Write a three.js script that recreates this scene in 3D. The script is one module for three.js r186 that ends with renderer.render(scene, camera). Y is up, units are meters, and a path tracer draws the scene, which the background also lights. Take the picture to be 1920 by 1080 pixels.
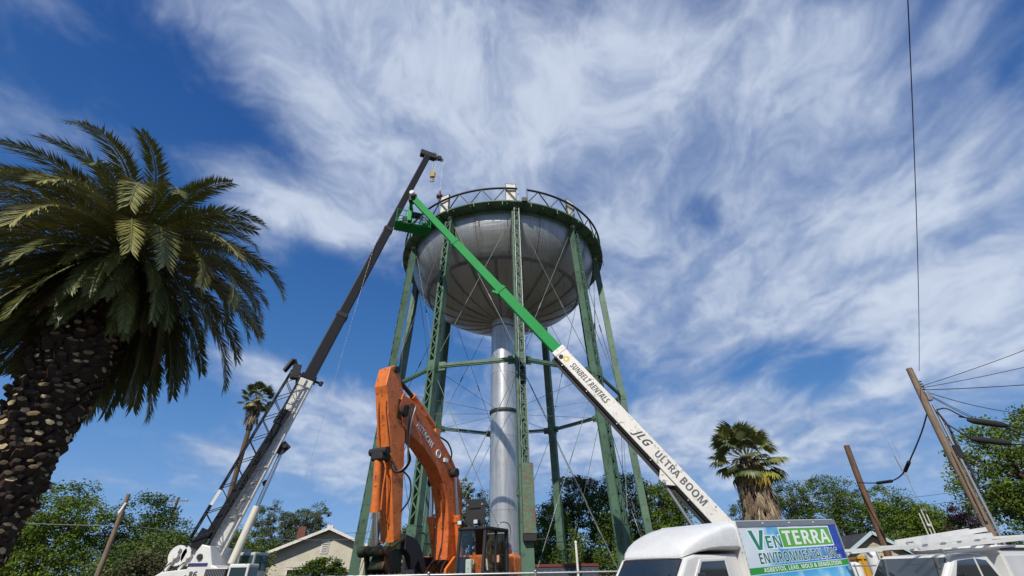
import * as THREE from 'three';
import { mergeGeometries } from 'three/addons/utils/BufferGeometryUtils.js';
import { FontLoader } from 'three/addons/loaders/FontLoader.js';
import { TextGeometry } from 'three/addons/geometries/TextGeometry.js';
import { RoundedBoxGeometry } from 'three/addons/geometries/RoundedBoxGeometry.js';

// ------------------------------------------------------------------ camera, sky, sun, exposure
const scene = new THREE.Scene();
const camera = new THREE.PerspectiveCamera(64.91, 16 / 9, 0.1, 3000);
camera.position.set(0, 1.6, 0);
camera.rotation.order = 'YXZ';
camera.rotation.set(0.5613, 0, -0.0184);

const renderer = new THREE.WebGLRenderer({ antialias: true });
renderer.toneMapping = THREE.LinearToneMapping;
renderer.toneMappingExposure = 1.0;
renderer.shadowMap.enabled = true;

const SUN = new THREE.Vector3(-0.2286, 0.6730, 0.7034).normalize();      // behind the viewer, a little to the left
const sun = new THREE.DirectionalLight(new THREE.Color(1.0, 0.95, 0.87), 4.2);
sun.position.copy(SUN).multiplyScalar(120).add(new THREE.Vector3(0, 8, -28));
sun.target.position.set(0, 8, -28);
sun.castShadow = true;
sun.shadow.mapSize.set(4096, 4096);
Object.assign(sun.shadow.camera, { left: -60, right: 60, top: 60, bottom: -60, near: 1, far: 260 });
scene.add(sun, sun.target);

// small seeded tools
function rng(seed) { let a = seed >>> 0; return () => { a = (a + 0x6D2B79F5) | 0; let t = Math.imul(a ^ (a >>> 15), 1 | a); t = (t + Math.imul(t ^ (t >>> 7), 61 | t)) ^ t; return ((t ^ (t >>> 14)) >>> 0) / 4294967296; }; }
function h2(x, y, s) { let n = Math.imul(x, 374761393) ^ Math.imul(y, 668265263) ^ Math.imul(s, 982451653); n = Math.imul(n ^ (n >>> 13), 1274126177); return ((n ^ (n >>> 16)) >>> 0) / 4294967296; }
function vn(x, y, s = 0, per = 0) {                                  // value noise, periodic when per is set
  let xi = Math.floor(x), yi = Math.floor(y); const fx = x - xi, fy = y - yi;
  let x1 = xi + 1, y1 = yi + 1;
  if (per) { xi = ((xi % per) + per) % per; yi = ((yi % per) + per) % per; x1 = ((x1 % per) + per) % per; y1 = ((y1 % per) + per) % per; }
  const u = fx * fx * fx * (fx * (fx * 6 - 15) + 10), v = fy * fy * fy * (fy * (fy * 6 - 15) + 10);
  const a = h2(xi, yi, s), b = h2(x1, yi, s), c = h2(xi, y1, s), d = h2(x1, y1, s);
  return a + (b - a) * u + (c - a) * v + (a - b - c + d) * u * v;
}
function fbm(x, y, oct, s = 0, per = 0, gain = 0.5) { let f = 0, a = 0.5, n = 0; for (let i = 0; i < oct; i++) { f += a * vn(x, y, s + i * 17, per); n += a; a *= gain; x *= 2; y *= 2; if (per) per *= 2; } return f / n; }
const sst = (a, b, x) => { const t = Math.min(1, Math.max(0, (x - a) / (b - a))); return t * t * (3 - 2 * t); };
const mix = (a, b, t) => a + (b - a) * t;

// the sky: clear air with a layer of wind-drawn cirrus, denser in the middle and right of the view
const CLOUDS = [   // azimuth, elevation, half length, half width (degrees), slant, strength
[32.8, 40.6, 28.3, 19.7, -30.2, 0.45],
[5.7, 59.4, 27.6, 11.1, -18.0, 0.25],
[-34.3, 54.3, 17.8, 9.6, -9.4, 0.85],
[-5.8, 55.1, 20.4, 14.4, -22.6, 0.9],
[25.7, 53.8, 15.6, 10.9, -18.2, 0.6],
[44.3, 42.1, 14.9, 10.9, -8.3, 0.95],
[35.4, 30.3, 18.7, 8.7, -17.9, 1.0],
[21.0, 26.2, 20.0, 8.7, -13.2, 0.945],
[57.8, 39.5, 7.1, 7.4, -14.4, 0.6],
[-31.8, 37.4, 11.8, 3.1, -7.2, 0.75],
[-21.2, 43.7, 7.8, 5.7, -19.2, 0.55],
[-59.0, 34.0, 5.9, 2.7, 18.8, 0.5],
[-21.1, 16.3, 15.3, 4.3, -13.9, 0.8775000000000001],
[-32.9, 11.0, 5.0, 2.0, -5.1, 0.675],
[-22.2, 9.9, 12.3, 3.3, -2.5, 0.54],
[48.9, 17.1, 5.9, 3.9, -0.0, 1.1475],
[18.2, 13.5, 19.5, 5.8, -6.6, 0.675],
[36.5, 12.2, 12.0, 3.4, -5.0, 0.4725],
[40.9, 14.8, 3.0, 1.3, 4.0, 0.81],
[-31.3, 19.7, 5.9, 1.6, -13.8, 0.7425000000000002],
[-39.6, 7.7, 5.3, 1.2, -0.8, 0.3375],
[52.6, 22.0, 2.6, 2.0, 7.2, 0.45],
[29.6, 37.2, 4.0, 3.3, -41.7, -1.3],
[13.2, 60.9, 7.4, 3.6, -24.7, -0.5],
[41.0, 56.0, 4.1, 2.6, -18.6, -0.35],
[61.6, 36.2, 1.9, 2.6, -20.5, -0.7],
[34.7, 17.9, 10.0, 3.3, -20.0, -1.0],
[14.9, 19.3, 5.5, 3.7, -6.6, -0.3],
[9.7, 45.5, 8.9, 3.8, -25.0, -0.35],
[41.9, 51.2, 2.7, 2.2, -4.3, -0.25],
[-59.8, 42.6, 12.0, 6.2, 32.8, -0.7],
[-48.2, 40.2, 10.0, 4.7, 1.4, -0.4],
[-28.4, 26.3, 19.6, 4.8, -3.2, -0.9],
[-50.9, 23.5, 15.2, 9.4, 22.8, -0.4],
[-40.7, 14.2, 12.9, 4.4, 9.8, -0.4],
[54.7, 26.2, 2.4, 5.2, -60.0, -0.3],
[-55.9, 43.2, 7.5, 2.8, 23.8, 0.35],
[-58.8, 36.4, 6.5, 2.7, 20.9, 0.35],
[-49.2, 51.0, 5.1, 3.0, 17.4, 0.3],
[11.7, 11.1, 20.1, 4.0, -4.2, 0.45],
[-16.9, 13.0, 12.2, 5.1, -7.5, 0.4],
[-59.5, 34.2, 5.2, 3.1, 24.1, 0.35],
[-38.9, 39.5, 6.0, 2.8, -10.1, 0.4],
[39.0, 7.5, 10.5, 2.8, -7.6, 0.3],
[22.5, 32.4, 11.5, 7.7, -15.5, 0.3]];
function makeSky() {
  const W = 2048, H = 1024, px = new Float32Array(W * H * 4), D = Math.PI / 180;
  for (let j = 0; j < H; j++) {
    const el = ((j + 0.5) / H - 0.5) * Math.PI, ce = Math.cos(el), se = Math.sin(el), ed = el / D;
    for (let i = 0; i < W; i++) {
      const az = ((i + 0.5) / W - 0.5) * 2 * Math.PI;          // equirect: u=0.5 looks along +x
      const dx = Math.cos(az) * ce, dz = Math.sin(az) * ce;
      const k = (j * W + i) * 4;
      const up = Math.max(se, 0);
      const t = Math.pow(1 - up, 1.5), t2 = Math.pow(1 - up, 6);
      let r = mix(0.012, 0.085, t), g = mix(0.060, 0.285, t), b = mix(0.255, 0.66, t);
      r = mix(r, 0.40, t2 * 0.72); g = mix(g, 0.60, t2 * 0.72); b = mix(b, 0.86, t2 * 0.72);
      if (se < 0) { r = 0.16; g = 0.15; b = 0.13; }
      else {
        const A = Math.atan2(dx, -dz) / D;                        // azimuth from straight ahead, to the right
        let c = 0.0, inside = 0;
        for (const [ba, be, ra, rb, sl, am] of CLOUDS) {
          let da = A - ba; if (da > 180) da -= 360; if (da < -180) da += 360;
          const X = da * Math.cos(be * D), Y = ed - be;
          if (Math.abs(X) > 75 || Math.abs(Y) > 60) continue;
          const cs = Math.cos(sl * D), sn = Math.sin(sl * D);
          const p = (X * cs + Y * sn) / ra, q = (-X * sn + Y * cs) / rb, d = p * p + q * q;
          if (d < 9) c += am * Math.exp(-d * 1.1);
        }
        const off = sst(48, 75, Math.abs(A)) ; const offv = sst(62, 80, ed);
        inside = 1 - Math.max(off, offv);
        c = mix(0.45, Math.min(c, 1.02), inside);
        const h = se + 0.14, X = dx / h, Z = dz / h;
        const wx = fbm(X * 1.6 + 3, Z * 1.3, 4, 5) - 0.5, wz = fbm(X * 1.6 - 7, Z * 1.3 + 4, 4, 9) - 0.5;
        const vx = fbm(X * 5 + 3, Z * 4, 3, 15) - 0.5, vz = fbm(X * 5 - 7, Z * 4 + 4, 3, 19) - 0.5;
        const n1 = fbm(X * 2.7 + wx * 1.1 + vx * 0.55 + 11, Z * 2.2 + wz * 1.2 + vz * 0.55 - 3, 7, 21, 0, 0.56);
        const n2 = fbm(X * 8.5 + wx * 3 + vx * 1.1 + 5, Z * 6.0 + wz * 3 + vz * 1.0, 7, 44, 0, 0.70);
        const n3 = fbm(X * 1.6 + wx, Z * 1.0 + wz + 8, 4, 71);
        const soft = 1.12 - 0.45 * Math.max(0, c); let d = c * 0.90 + ((n1 - 0.5) * 0.95 + (n2 - 0.5) * 0.70) * soft + 0.03;
        d = sst(-0.08, 1.22, d);
        d = Math.min(0.92, d * (0.78 + 0.34 * n2));
        const body = sst(0.30, 0.82, n1 * 0.46 + n3 * 0.20 + n2 * 0.40 + (c - 0.7) * 0.10);
        const cr = mix(0.25, 0.66, body), cg = mix(0.345, 0.735, body), cb = mix(0.56, 0.86, body);
        r = mix(r, cr, d); g = mix(g, cg, d); b = mix(b, cb, d);
      }
      px[k] = r; px[k + 1] = g; px[k + 2] = b; px[k + 3] = 1;
    }
  }
  const tx = new THREE.DataTexture(px, W, H, THREE.RGBAFormat, THREE.FloatType);
  tx.mapping = THREE.EquirectangularReflectionMapping; tx.magFilter = tx.minFilter = THREE.LinearFilter; tx.wrapS = THREE.RepeatWrapping;
  tx.needsUpdate = true; return tx;
}
scene.background = makeSky();
scene.environment = scene.background;

// ------------------------------------------------------------------ builders
const V = (x, y, z) => new THREE.Vector3(x, y, z);
const M4 = () => new THREE.Matrix4();
const used = {};
function numbered(n) { const k = (used[n] = (used[n] ?? -1) + 1); return k ? `${n}_${String(k).padStart(3, '0')}` : n; }
function metreUV(g) {
  const p = g.attributes.position, uv = new Float32Array(p.count * 2), a = V(), b = V(), c = V(), n = V();
  for (let i = 0; i < p.count; i += 3) {
    a.fromBufferAttribute(p, i); b.fromBufferAttribute(p, i + 1); c.fromBufferAttribute(p, i + 2);
    n.copy(b).sub(a).cross(c.clone().sub(a)); const ax = Math.abs(n.x), ay = Math.abs(n.y), az = Math.abs(n.z);
    [a, b, c].forEach((v, k) => { const j = (i + k) * 2; if (ax >= ay && ax >= az) { uv[j] = v.z; uv[j + 1] = v.y; } else if (ay >= az) { uv[j] = v.x; uv[j + 1] = v.z; } else { uv[j] = v.x; uv[j + 1] = v.y; } });
  }
  g.setAttribute('uv', new THREE.BufferAttribute(uv, 2)); return g;
}
function basis(a, b, upRef) {                                       // y axis along a->b
  const y = b.clone().sub(a), L = y.length(); y.normalize();
  let r = upRef ? upRef.clone() : (Math.abs(y.y) > 0.9 ? V(0, 0, 1) : V(0, 1, 0));
  const x = V().crossVectors(y, r).normalize(), z = V().crossVectors(x, y).normalize();
  const m = M4().makeBasis(x, y, z); m.setPosition(a.clone().add(b).multiplyScalar(0.5)); return [m, L];
}
class G {
  constructor() { this.a = []; }
  add(g, m) { if (g.index) g = g.toNonIndexed(); if (m) g.applyMatrix4(m); for (const k of Object.keys(g.attributes)) if (!['position', 'normal', 'uv', 'color'].includes(k)) g.deleteAttribute(k); this.a.push(g); return this; }
  box(w, h, d, x, y, z, m) { const g = new THREE.BoxGeometry(w, h, d); g.translate(x, y, z); return this.add(g, m); }
  rbox(w, h, d, x, y, z, r, m) { const g = new RoundedBoxGeometry(w, h, d, 2, r); g.translate(x, y, z); return this.add(g, m); }
  bar(a, b, w, d, up) { const [m, L] = basis(a, b, up); return this.add(new THREE.BoxGeometry(w, L, d), m); }
  tube(a, b, r1, r2 = r1, n = 10, open = false) { const [m, L] = basis(a, b); return this.add(new THREE.CylinderGeometry(r2, r1, L, n, 1, open), m); }
  path(pts, r, n = 6, seg = 0) { return this.add(new THREE.TubeGeometry(new THREE.CatmullRomCurve3(pts), seg || pts.length * 5, r, n)); }
  lathe(pts, n = 32, m) { return this.add(new THREE.LatheGeometry(pts.map(p => new THREE.Vector2(p[0], p[1])), n), m); }
  ext(pts, depth, m, bev = 0) { const s = new THREE.Shape(pts.map(p => new THREE.Vector2(p[0], p[1]))); const g = new THREE.ExtrudeGeometry(s, { depth: depth - 2 * bev, bevelEnabled: bev > 0, bevelThickness: bev, bevelSize: bev, bevelOffset: -bev, bevelSegments: 2, curveSegments: 6 }); g.translate(0, 0, bev); return this.add(g, m); }
  geo(keepUV) { for (const g of this.a) if (!g.attributes.uv) g.setAttribute('uv', new THREE.BufferAttribute(new Float32Array(g.attributes.position.count * 2), 2)); const g = this.a.length > 1 ? mergeGeometries(this.a) : this.a[0]; return keepUV ? g : metreUV(g); }
  build(name, mat, parent, keepUV) { return part(name, this.geo(keepUV), mat, parent); }
}
function part(name, geo, mat, parent) { const o = new THREE.Mesh(geo, mat); o.name = name; o.castShadow = o.receiveShadow = true; if (parent) parent.add(o); return o; }
function thing(name, label, category, x = 0, y = 0, z = 0, ry = 0, group) {
  const o = new THREE.Group(); o.name = numbered(name); o.position.set(x, y, z); o.rotation.y = ry; o.userData = { label, category }; if (group) o.userData.group = group; scene.add(o); return o;
}
function tag(o, label, category, group) { o.name = numbered(o.name); o.userData = { label, category }; if (group) o.userData.group = group; scene.add(o); return o; }
function structure(o) { o.userData.kind = 'structure'; scene.add(o); return o; }

// procedural surface textures, uv in metres
function tex(n, size, fn, color = true) {
  const d = new Uint8Array(n * n * 4);
  for (let j = 0; j < n; j++) for (let i = 0; i < n; i++) { const c = fn(i / n, j / n), k = (j * n + i) * 4; for (let q = 0; q < 3; q++) d[k + q] = Math.max(0, Math.min(255, (Array.isArray(c) ? c[q] : c) * 255)); d[k + 3] = 255; }
  const t = new THREE.DataTexture(d, n, n, THREE.RGBAFormat); t.wrapS = t.wrapT = THREE.RepeatWrapping; t.magFilter = THREE.LinearFilter; t.minFilter = THREE.LinearMipmapLinearFilter; t.generateMipmaps = true; t.repeat.set(1 / size, 1 / size);
  if (color) t.colorSpace = THREE.SRGBColorSpace; t.needsUpdate = true; return t;
}
const f1 = (u, v, p, o, s) => fbm(u * p, v * p, o, s, p);
const T = {
  grime: tex(512, 3, (u, v) => { const a = f1(u, v, 6, 5, 1), s = fbm(u * 40, v * 5, 3, 7, 0) * 0 + f1(u, v, 24, 3, 9); const k = 0.90 + 0.10 * a + 0.03 * (s - 0.5); return [k, k * 0.995, k * 0.98]; }),
  scuff: tex(512, 3.5, (u, v) => { const a = f1(u, v, 5, 5, 201), st = sst(0.66, 0.82, f1(u, v, 30, 4, 203)), ln = sst(0.80, 0.9, vn(u * 90, v * 7, 207, 0)); const k = 0.92 + 0.08 * a - 0.22 * st - 0.08 * ln; return [k, k * (0.99 - 0.02 * st), k * (0.975 - 0.05 * st)]; }),
  chalk: tex(512, 4, (u, v) => { const a = f1(u, v, 5, 6, 31), b = sst(0.60, 0.85, f1(u, v, 14, 5, 35)); const k = 0.78 + 0.30 * a; return [k * (1 - 0.16 * b), k * (1 - 0.22 * b), k * (1 - 0.25 * b)]; }),
  rusty: tex(512, 2.5, (u, v) => { const a = sst(0.50, 0.72, f1(u, v, 6, 6, 51)), k = 0.8 + 0.3 * f1(u, v, 30, 3, 55); return [mix(0.38, 0.50, a) * k, mix(0.46, 0.36, a) * k, mix(0.37, 0.27, a) * k]; }),
  alu: tex(1024, 9, (u, v) => { const a = f1(u, v, 7, 7, 61), st = sst(0.55, 0.95, fbm(u * 110, v * 6, 3, 63, 0) * 0.65 + f1(u, v, 5, 4, 65) * 0.55), rs = sst(0.70, 0.86, fbm(u * 60, v * 5, 4, 67, 0) * 0.7 + f1(u, v, 9, 4, 68) * 0.4); const k = 0.88 + 0.16 * a - 0.09 * st; return [k * (1 - 0.05 * rs), k * (1 - 0.12 * rs), k * (0.985 - 0.18 * rs)]; }),
  dirtOrange: tex(512, 2, (u, v) => { const a = sst(0.50, 0.85, f1(u, v, 7, 7, 71)), d = sst(0.66, 0.80, f1(u, v, 22, 5, 73)), k = 0.86 + 0.16 * f1(u, v, 16, 4, 77); return [k * (1 - 0.16 * a - 0.34 * d), k * (1 - 0.16 * a - 0.34 * d), k * (1 - 0.08 * a - 0.2 * d)]; }),
  wood: tex(512, 1.2, (u, v) => { const g = vn(u * 90, v * 4, 81, 0), a = f1(u, v, 5, 5, 83); const k = 0.6 + 0.28 * g + 0.3 * a; return [k, k * 0.93, k * 0.86]; }),
  stucco: tex(256, 1.5, (u, v) => { const k = 0.86 + 0.16 * f1(u, v, 40, 3, 91) - 0.08 * f1(u, v, 4, 4, 95); return [k, k, k * 0.98]; }),
  ground: tex(1024, 9, (u, v) => { const a = f1(u, v, 8, 6, 101), s = f1(u, v, 128, 2, 105); const k = 0.62 + 0.45 * a + 0.3 * (s - 0.5); return [k, k * 0.96, k * 0.9]; }),
  asphalt: tex(512, 3, (u, v) => { const k = 0.7 + 0.3 * f1(u, v, 5, 4, 111) + 0.35 * (f1(u, v, 128, 2, 113) - 0.5); return k; }),
  ripple: tex(512, 6, (u, v) => 0.6 * fbm(u * 6, v * 26, 4, 141, 0) + 0.4 * f1(u, v, 8, 4, 143), false),
  noise: tex(256, 1, (u, v) => f1(u, v, 16, 4, 121), false),
  fine: tex(256, 0.3, (u, v) => f1(u, v, 32, 3, 131), false),
};
function mat(c, rough = 0.6, metal = 0, map = null, extra = {}) { const m = new THREE.MeshPhysicalMaterial({ roughness: rough, metalness: metal, ...extra }); m.color.setRGB(c[0], c[1], c[2]); if (map) m.map = map; return m; }
const bump = (t, s) => ({ bumpMap: t, bumpScale: s });
const M = {
  green: mat([0.098, 0.185, 0.118], 0.55, 0, T.chalk, bump(T.noise, 0.004)),
  greenDark: mat([0.030, 0.045, 0.036], 0.6, 0, T.chalk),
  rusty: mat([1, 1, 1], 0.75, 0, T.rusty, bump(T.noise, 0.006)),
  alu: mat([0.43, 0.44, 0.45], 0.40, 0.5, T.alu, bump(T.ripple, 0.022)),
  aluB: mat([0.40, 0.41, 0.42], 0.42, 0.5, T.alu, bump(T.ripple, 0.022)),
  seam: mat([0.24, 0.237, 0.235], 0.6, 0.35, T.chalk),
  riser: mat([0.66, 0.67, 0.68], 0.33, 0.62, T.alu, bump(T.noise, 0.003)),
  riserB: mat([0.615, 0.625, 0.635], 0.36, 0.62, T.alu, bump(T.noise, 0.003)),
  rod: mat([0.17, 0.20, 0.17], 0.5, 0.3),
  steel: mat([0.35, 0.36, 0.36], 0.45, 0.7),
  galv: mat([0.48, 0.49, 0.50], 0.42, 0.75, T.grime),
  black: mat([0.016, 0.017, 0.020], 0.45, 0, T.grime, { specularIntensity: 0.6 }),
  blackMatte: mat([0.022, 0.022, 0.024], 0.7, 0, T.grime),
  rubber: mat([0.018, 0.018, 0.018], 0.85, 0, null, bump(T.fine, 0.004)),
  white: mat([0.78, 0.78, 0.76], 0.38, 0, T.grime, { clearcoat: 0.4, clearcoatRoughness: 0.25 }),
  whiteBoom: mat([0.78, 0.77, 0.72], 0.45, 0, T.scuff, { clearcoat: 0.2, clearcoatRoughness: 0.35 }),
  cream: mat([0.68, 0.65, 0.55], 0.45, 0, T.grime, { clearcoat: 0.2 }),
  gel: mat([0.80, 0.81, 0.82], 0.42, 0, T.grime, { clearcoat: 0.35, clearcoatRoughness: 0.35, ...bump(T.noise, 0.004) }),
  jlgGreen: mat([0.008, 0.30, 0.062], 0.55, 0, T.grime, { specularIntensity: 0.35 }),
  orange: mat([0.80, 0.205, 0.034], 0.48, 0, T.dirtOrange, { clearcoat: 0.15, ...bump(T.noise, 0.003) }),
  orangeDeep: mat([0.70, 0.155, 0.026], 0.5, 0, T.dirtOrange, { clearcoat: 0.1, ...bump(T.noise, 0.003) }),
  greasy: mat([0.42, 0.30, 0.24], 0.55, 0.4, T.rusty, bump(T.noise, 0.01)),
  chrome: mat([0.62, 0.63, 0.64], 0.18, 1),
  glass: mat([0.9, 0.95, 0.95], 0.03, 0, null, { transmission: 1, thickness: 0, ior: 1.5 }),
  tint: mat([0.22, 0.26, 0.27], 0.04, 0, null, { transmission: 0.85, thickness: 0, ior: 1.5 }),
  wood: mat([0.27, 0.225, 0.18], 0.85, 0, T.wood, bump(T.wood, 0.01)),
  woodDark: mat([0.17, 0.11, 0.075], 0.85, 0, T.wood, bump(T.wood, 0.01)),
  yellow: mat([0.62, 0.33, 0.03], 0.5, 0, T.grime),
  amber: mat([0.36, 0.23, 0.045], 0.6, 0, T.chalk),
  text: mat([0.045, 0.045, 0.05], 0.5),
  textGrey: mat([0.10, 0.10, 0.115], 0.5),
  textWhite: mat([0.75, 0.75, 0.73], 0.5),
  panel: mat([0.82, 0.80, 0.74], 0.6, 0, T.scuff),
  lamp: mat([0.8, 0.8, 0.78], 0.2, 0.3),
};

// ------------------------------------------------------------------ ground
{
  const g = new THREE.CircleGeometry(1400, 96); g.rotateX(-Math.PI / 2); const p = g.attributes.position, uv = g.attributes.uv; for (let i = 0; i < p.count; i++) uv.setXY(i, p.getX(i), p.getZ(i));
  structure(part('ground', g, mat([0.15, 0.125, 0.088], 0.95, 0, T.ground)));
  const r = new THREE.PlaneGeometry(140, 9); r.rotateX(-Math.PI / 2); r.translate(0, 0.008, -1.5); const q = r.attributes.position, ruv = r.attributes.uv; for (let i = 0; i < q.count; i++) ruv.setXY(i, q.getX(i), q.getZ(i));
  structure(part('road', r, mat([0.075, 0.075, 0.077], 0.9, 0, T.asphalt)));
  structure(new G().box(140, 0.14, 0.18, 0, 0.07, -6.1).build('kerb', mat([0.42, 0.41, 0.38], 0.9, 0, T.stucco)));
  structure(new G().box(140, 0.13, 1.5, 0, 0.062, -6.95).build('pavement', mat([0.40, 0.39, 0.36], 0.9, 0, T.stucco)));
}

// ------------------------------------------------------------------ water tower
const TX = -0.772, TZ = -34, D0 = 0.1342, R0 = 9.42, RM = 8.82, HM = 12.47, RT = 8.21, HT = 25.1;
const legR = h => R0 + (RT - R0) * h / HT;
const pol = (a, r, h) => V(Math.sin(a) * r, h, Math.cos(a) * r);
{
  const t = thing('water_tower', 'tall silver water tower on ten green lattice legs', 'water tower', TX, 0, TZ);
  const az = i => i * Math.PI / 5 + D0;
  // tank: lower gores, side plates, roof
  const a = 8.0, b = 5.25, yc = 24.75, kn = 0.62;                    // kn: angle of the knuckle seam
  const prof = s => [a * Math.cos(s), yc - b * Math.sin(s)];
  function patch(s0, s1, a0, a1, lift, ns, na) {
    const pos = [], nor = [], idx = [];
    for (let i = 0; i <= ns; i++) for (let j = 0; j <= na; j++) {
      const s = mix(s0, s1, i / ns), th = mix(a0, a1, j / na), n = V(Math.cos(s) / a, -Math.sin(s) / b, 0).normalize(), [r, y] = prof(s);
      const rr = r + n.x * lift, yy = y + n.y * lift;
      pos.push(Math.sin(th) * rr, yy, Math.cos(th) * rr); nor.push(Math.sin(th) * n.x, n.y, Math.cos(th) * n.x);
    }
    for (let i = 0; i < ns; i++) for (let j = 0; j < na; j++) { const p = i * (na + 1) + j; idx.push(p, p + na + 1, p + 1, p + 1, p + na + 1, p + na + 2); }
    const g = new THREE.BufferGeometry(); g.setAttribute('position', new THREE.Float32BufferAttribute(pos, 3)); g.setAttribute('normal', new THREE.Float32BufferAttribute(nor, 3)); g.setIndex(idx); return g;
  }
  const bowl = part('tank_shell', new G().add(patch(0.0, 1.5, 0, Math.PI * 2, -0.05, 20, 96)).geo(), M.alu, t);
  const N = 20, st = Math.PI * 2 / N, seamA = 0.035;
  for (let i = 0; i < N; i++) {
    const a0 = i * st + 0.09, a1 = a0 + st;
    part('side_plate', new G().add(patch(-0.02, kn, a0 + 0.002, a1 - 0.002, i % 2 ? 0.018 : 0, 10, 10)).geo(), i % 3 ? M.alu : M.aluB, bowl);
    part('bottom_plate', new G().add(patch(kn + 0.004, 1.44, a0 + st / 2 + 0.002, a1 + st / 2 - 0.002, i % 2 ? 0.02 : 0.004, 12, 8)).geo(), i % 3 ? M.alu : M.aluB, bowl);
    part('bottom_seam', new G().add(patch(kn + 0.03, 1.43, a0 + st / 2 - 0.019, a0 + st / 2 + 0.019, 0.035, 12, 1)).geo(), M.seam, bowl);
    part('side_seam', new G().add(patch(0, kn, a0 - 0.008, a0 + 0.008, 0.034, 8, 1)).geo(), M.aluB, bowl);
  }
  { const rg = new THREE.IcosahedronGeometry(0.032, 0), rows = []; for (let i = 0; i < N; i++) for (const o of [-0.022, 0.022]) for (let k = 0; k < 34; k++) { const s = 0.02 + k / 34 * (kn - 0.03), [r, y] = prof(s), q = i * st + 0.09 + o; rows.push([Math.sin(q) * (r + 0.02), y, Math.cos(q) * (r + 0.02)]); }
    const im = new THREE.InstancedMesh(rg, M.aluB, rows.length); rows.forEach((p, i) => im.setMatrixAt(i, M4().setPosition(...p))); im.name = 'rivets'; im.userData.kind = 'stuff'; im.castShadow = true; bowl.add(im); }
  part('knuckle_seam', new G().add(patch(kn - 0.012, kn + 0.03, 0, Math.PI * 2, 0.045, 2, 96)).geo(), M.seam, bowl);
  new G().lathe([[8.0, 24.7], [8.0, 25.15], [7.6, 25.25], [5, 25.35], [0.02, 25.45]], 64).build('roof', M.aluB, t);
  // riser
  let y0 = 0.3;
  for (let i = 0; y0 < 19.6; i++) { const y1 = Math.min(19.75, y0 + 2.42), r = i % 2 ? 1.0 : 1.014; new G().lathe([[r, y0], [r, y1]], 48).build('riser_section', i % 2 ? M.riserB : M.riser, t); y0 = y1; }
  new G().lathe([[1.02, 11.72], [1.10, 11.72], [1.10, 11.95], [1.02, 11.95]], 40).build('riser_collar', M.greenDark, t);
  new G().lathe([[1.02, 18.85], [1.05, 18.85], [1.05, 18.93], [1.02, 18.93]], 40).build('riser_collar', M.seam, t);
  new G().lathe([[0, 0], [1.5, 0], [1.5, 0.35], [0, 0.35]], 32).build('footing', mat([0.4, 0.39, 0.36], 0.9, 0, T.stucco), t);
  // balcony
  new G().lathe([[7.95, 24.98], [8.9, 24.98], [8.9, 25.06], [7.95, 25.06]], 90).build('balcony_floor', M.green, t);
  new G().lathe([[8.88, 25.00], [8.95, 25.00], [8.95, 25.13], [8.9, 25.13], [8.88, 25.13]], 90).build('balcony_edge', M.green, t);
  new G().lathe([[8.0, 24.62], [8.06, 24.62], [8.06, 24.97], [8.0, 24.97]], 90).build('balcony_girder', M.green, t);
  for (let i = 0; i < 40; i++) { const q = i * Math.PI / 20 + 0.06; new G().bar(pol(q, 8.05, 24.86), pol(q, 8.86, 24.90), 0.05, 0.16).build('balcony_bracket', M.green, t); }
  const NB = 30, rg = 8.84, gap = 0.0;
  const rail = new G(), rt = 26.42, pts = []; const g0 = D0 + 0.10, g1 = D0 + Math.PI * 2 + 0.015;
  for (let i = 0; i <= 120; i++) pts.push(pol(mix(g0, g1, i / 120), rg, rt));
  rail.add(new THREE.TubeGeometry(new THREE.CatmullRomCurve3(pts), 240, 0.085, 6)); rail.build('top_rail', M.blackMatte, t);
  for (let i = 0; i < NB; i++) { const q0 = mix(g0, g1, i / NB), q1 = mix(g0, g1, (i + 1) / NB), qm = (q0 + q1) / 2; new G().bar(pol(q0, rg, 25.1), pol(qm, rg, rt), 0.078, 0.06).build('rail_brace', M.greenDark, t); new G().bar(pol(qm, rg, rt), pol(q1, rg, 25.1), 0.078, 0.06).build('rail_brace', M.greenDark, t); }
  new G().bar(pol(g0, rg, 25.1), pol(g0, rg, 26.6), 0.06, 0.06).build('rail_post', M.greenDark, t);
  new G().box(0.4, 0.35, 0.3, 0, 0, 0, M4().setPosition(pol(g0 - 0.03, rg + 0.12, 25.2))).build('junction_box', M.greenDark, t);
  for (let i = 0; i < 26; i++) { const q = i * 0.2417 + 0.02; const L = 0.22 + 0.35 * h2(i, 3, 9); new G().bar(pol(q, 8.97, 25.2), pol(q, 8.97, 25.08 - L), 0.05, 0.02).build('drip_bracket', M.green, t); }
  // legs
  const fullLen = Math.hypot(HT, R0 - RT), legLen = fullLen - 0.62, hw = 0.275, hd = 0.225, bootH = 3.68;
  const legG = new G();
  for (const s of [-1, 1]) { legG.box(0.03, legLen, hd * 2, s * hw, legLen / 2, 0); legG.box(0.10, legLen - bootH, 0.025, s * (hw - 0.066), (legLen + bootH) / 2, hd - 0.014); }
  legG.box(hw * 2 - 0.032, legLen, 0.025, 0, legLen / 2, -hd + 0.02);
  const LG = legG.geo();
  const bootG = new G().box(hw * 2 + 0.07, bootH, 0.02, 0, bootH / 2, hd + 0.012).box(0.02, bootH, hd * 2 + 0.02, hw + 0.027, bootH / 2, 0).box(0.02, bootH, hd * 2 + 0.02, -hw - 0.027, bootH / 2, 0).box(hw * 2 + 0.1, 0.05, hd * 2 + 0.09, 0, bootH + 0.02, 0).geo();
  const baseG = new G().box(1.3, 0.5, 1.3, 0, 0.1, 0).geo(), concrete = mat([0.4, 0.39, 0.36], 0.9, 0, T.stucco);
  const ringL = HM * fullLen / HT;
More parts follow.
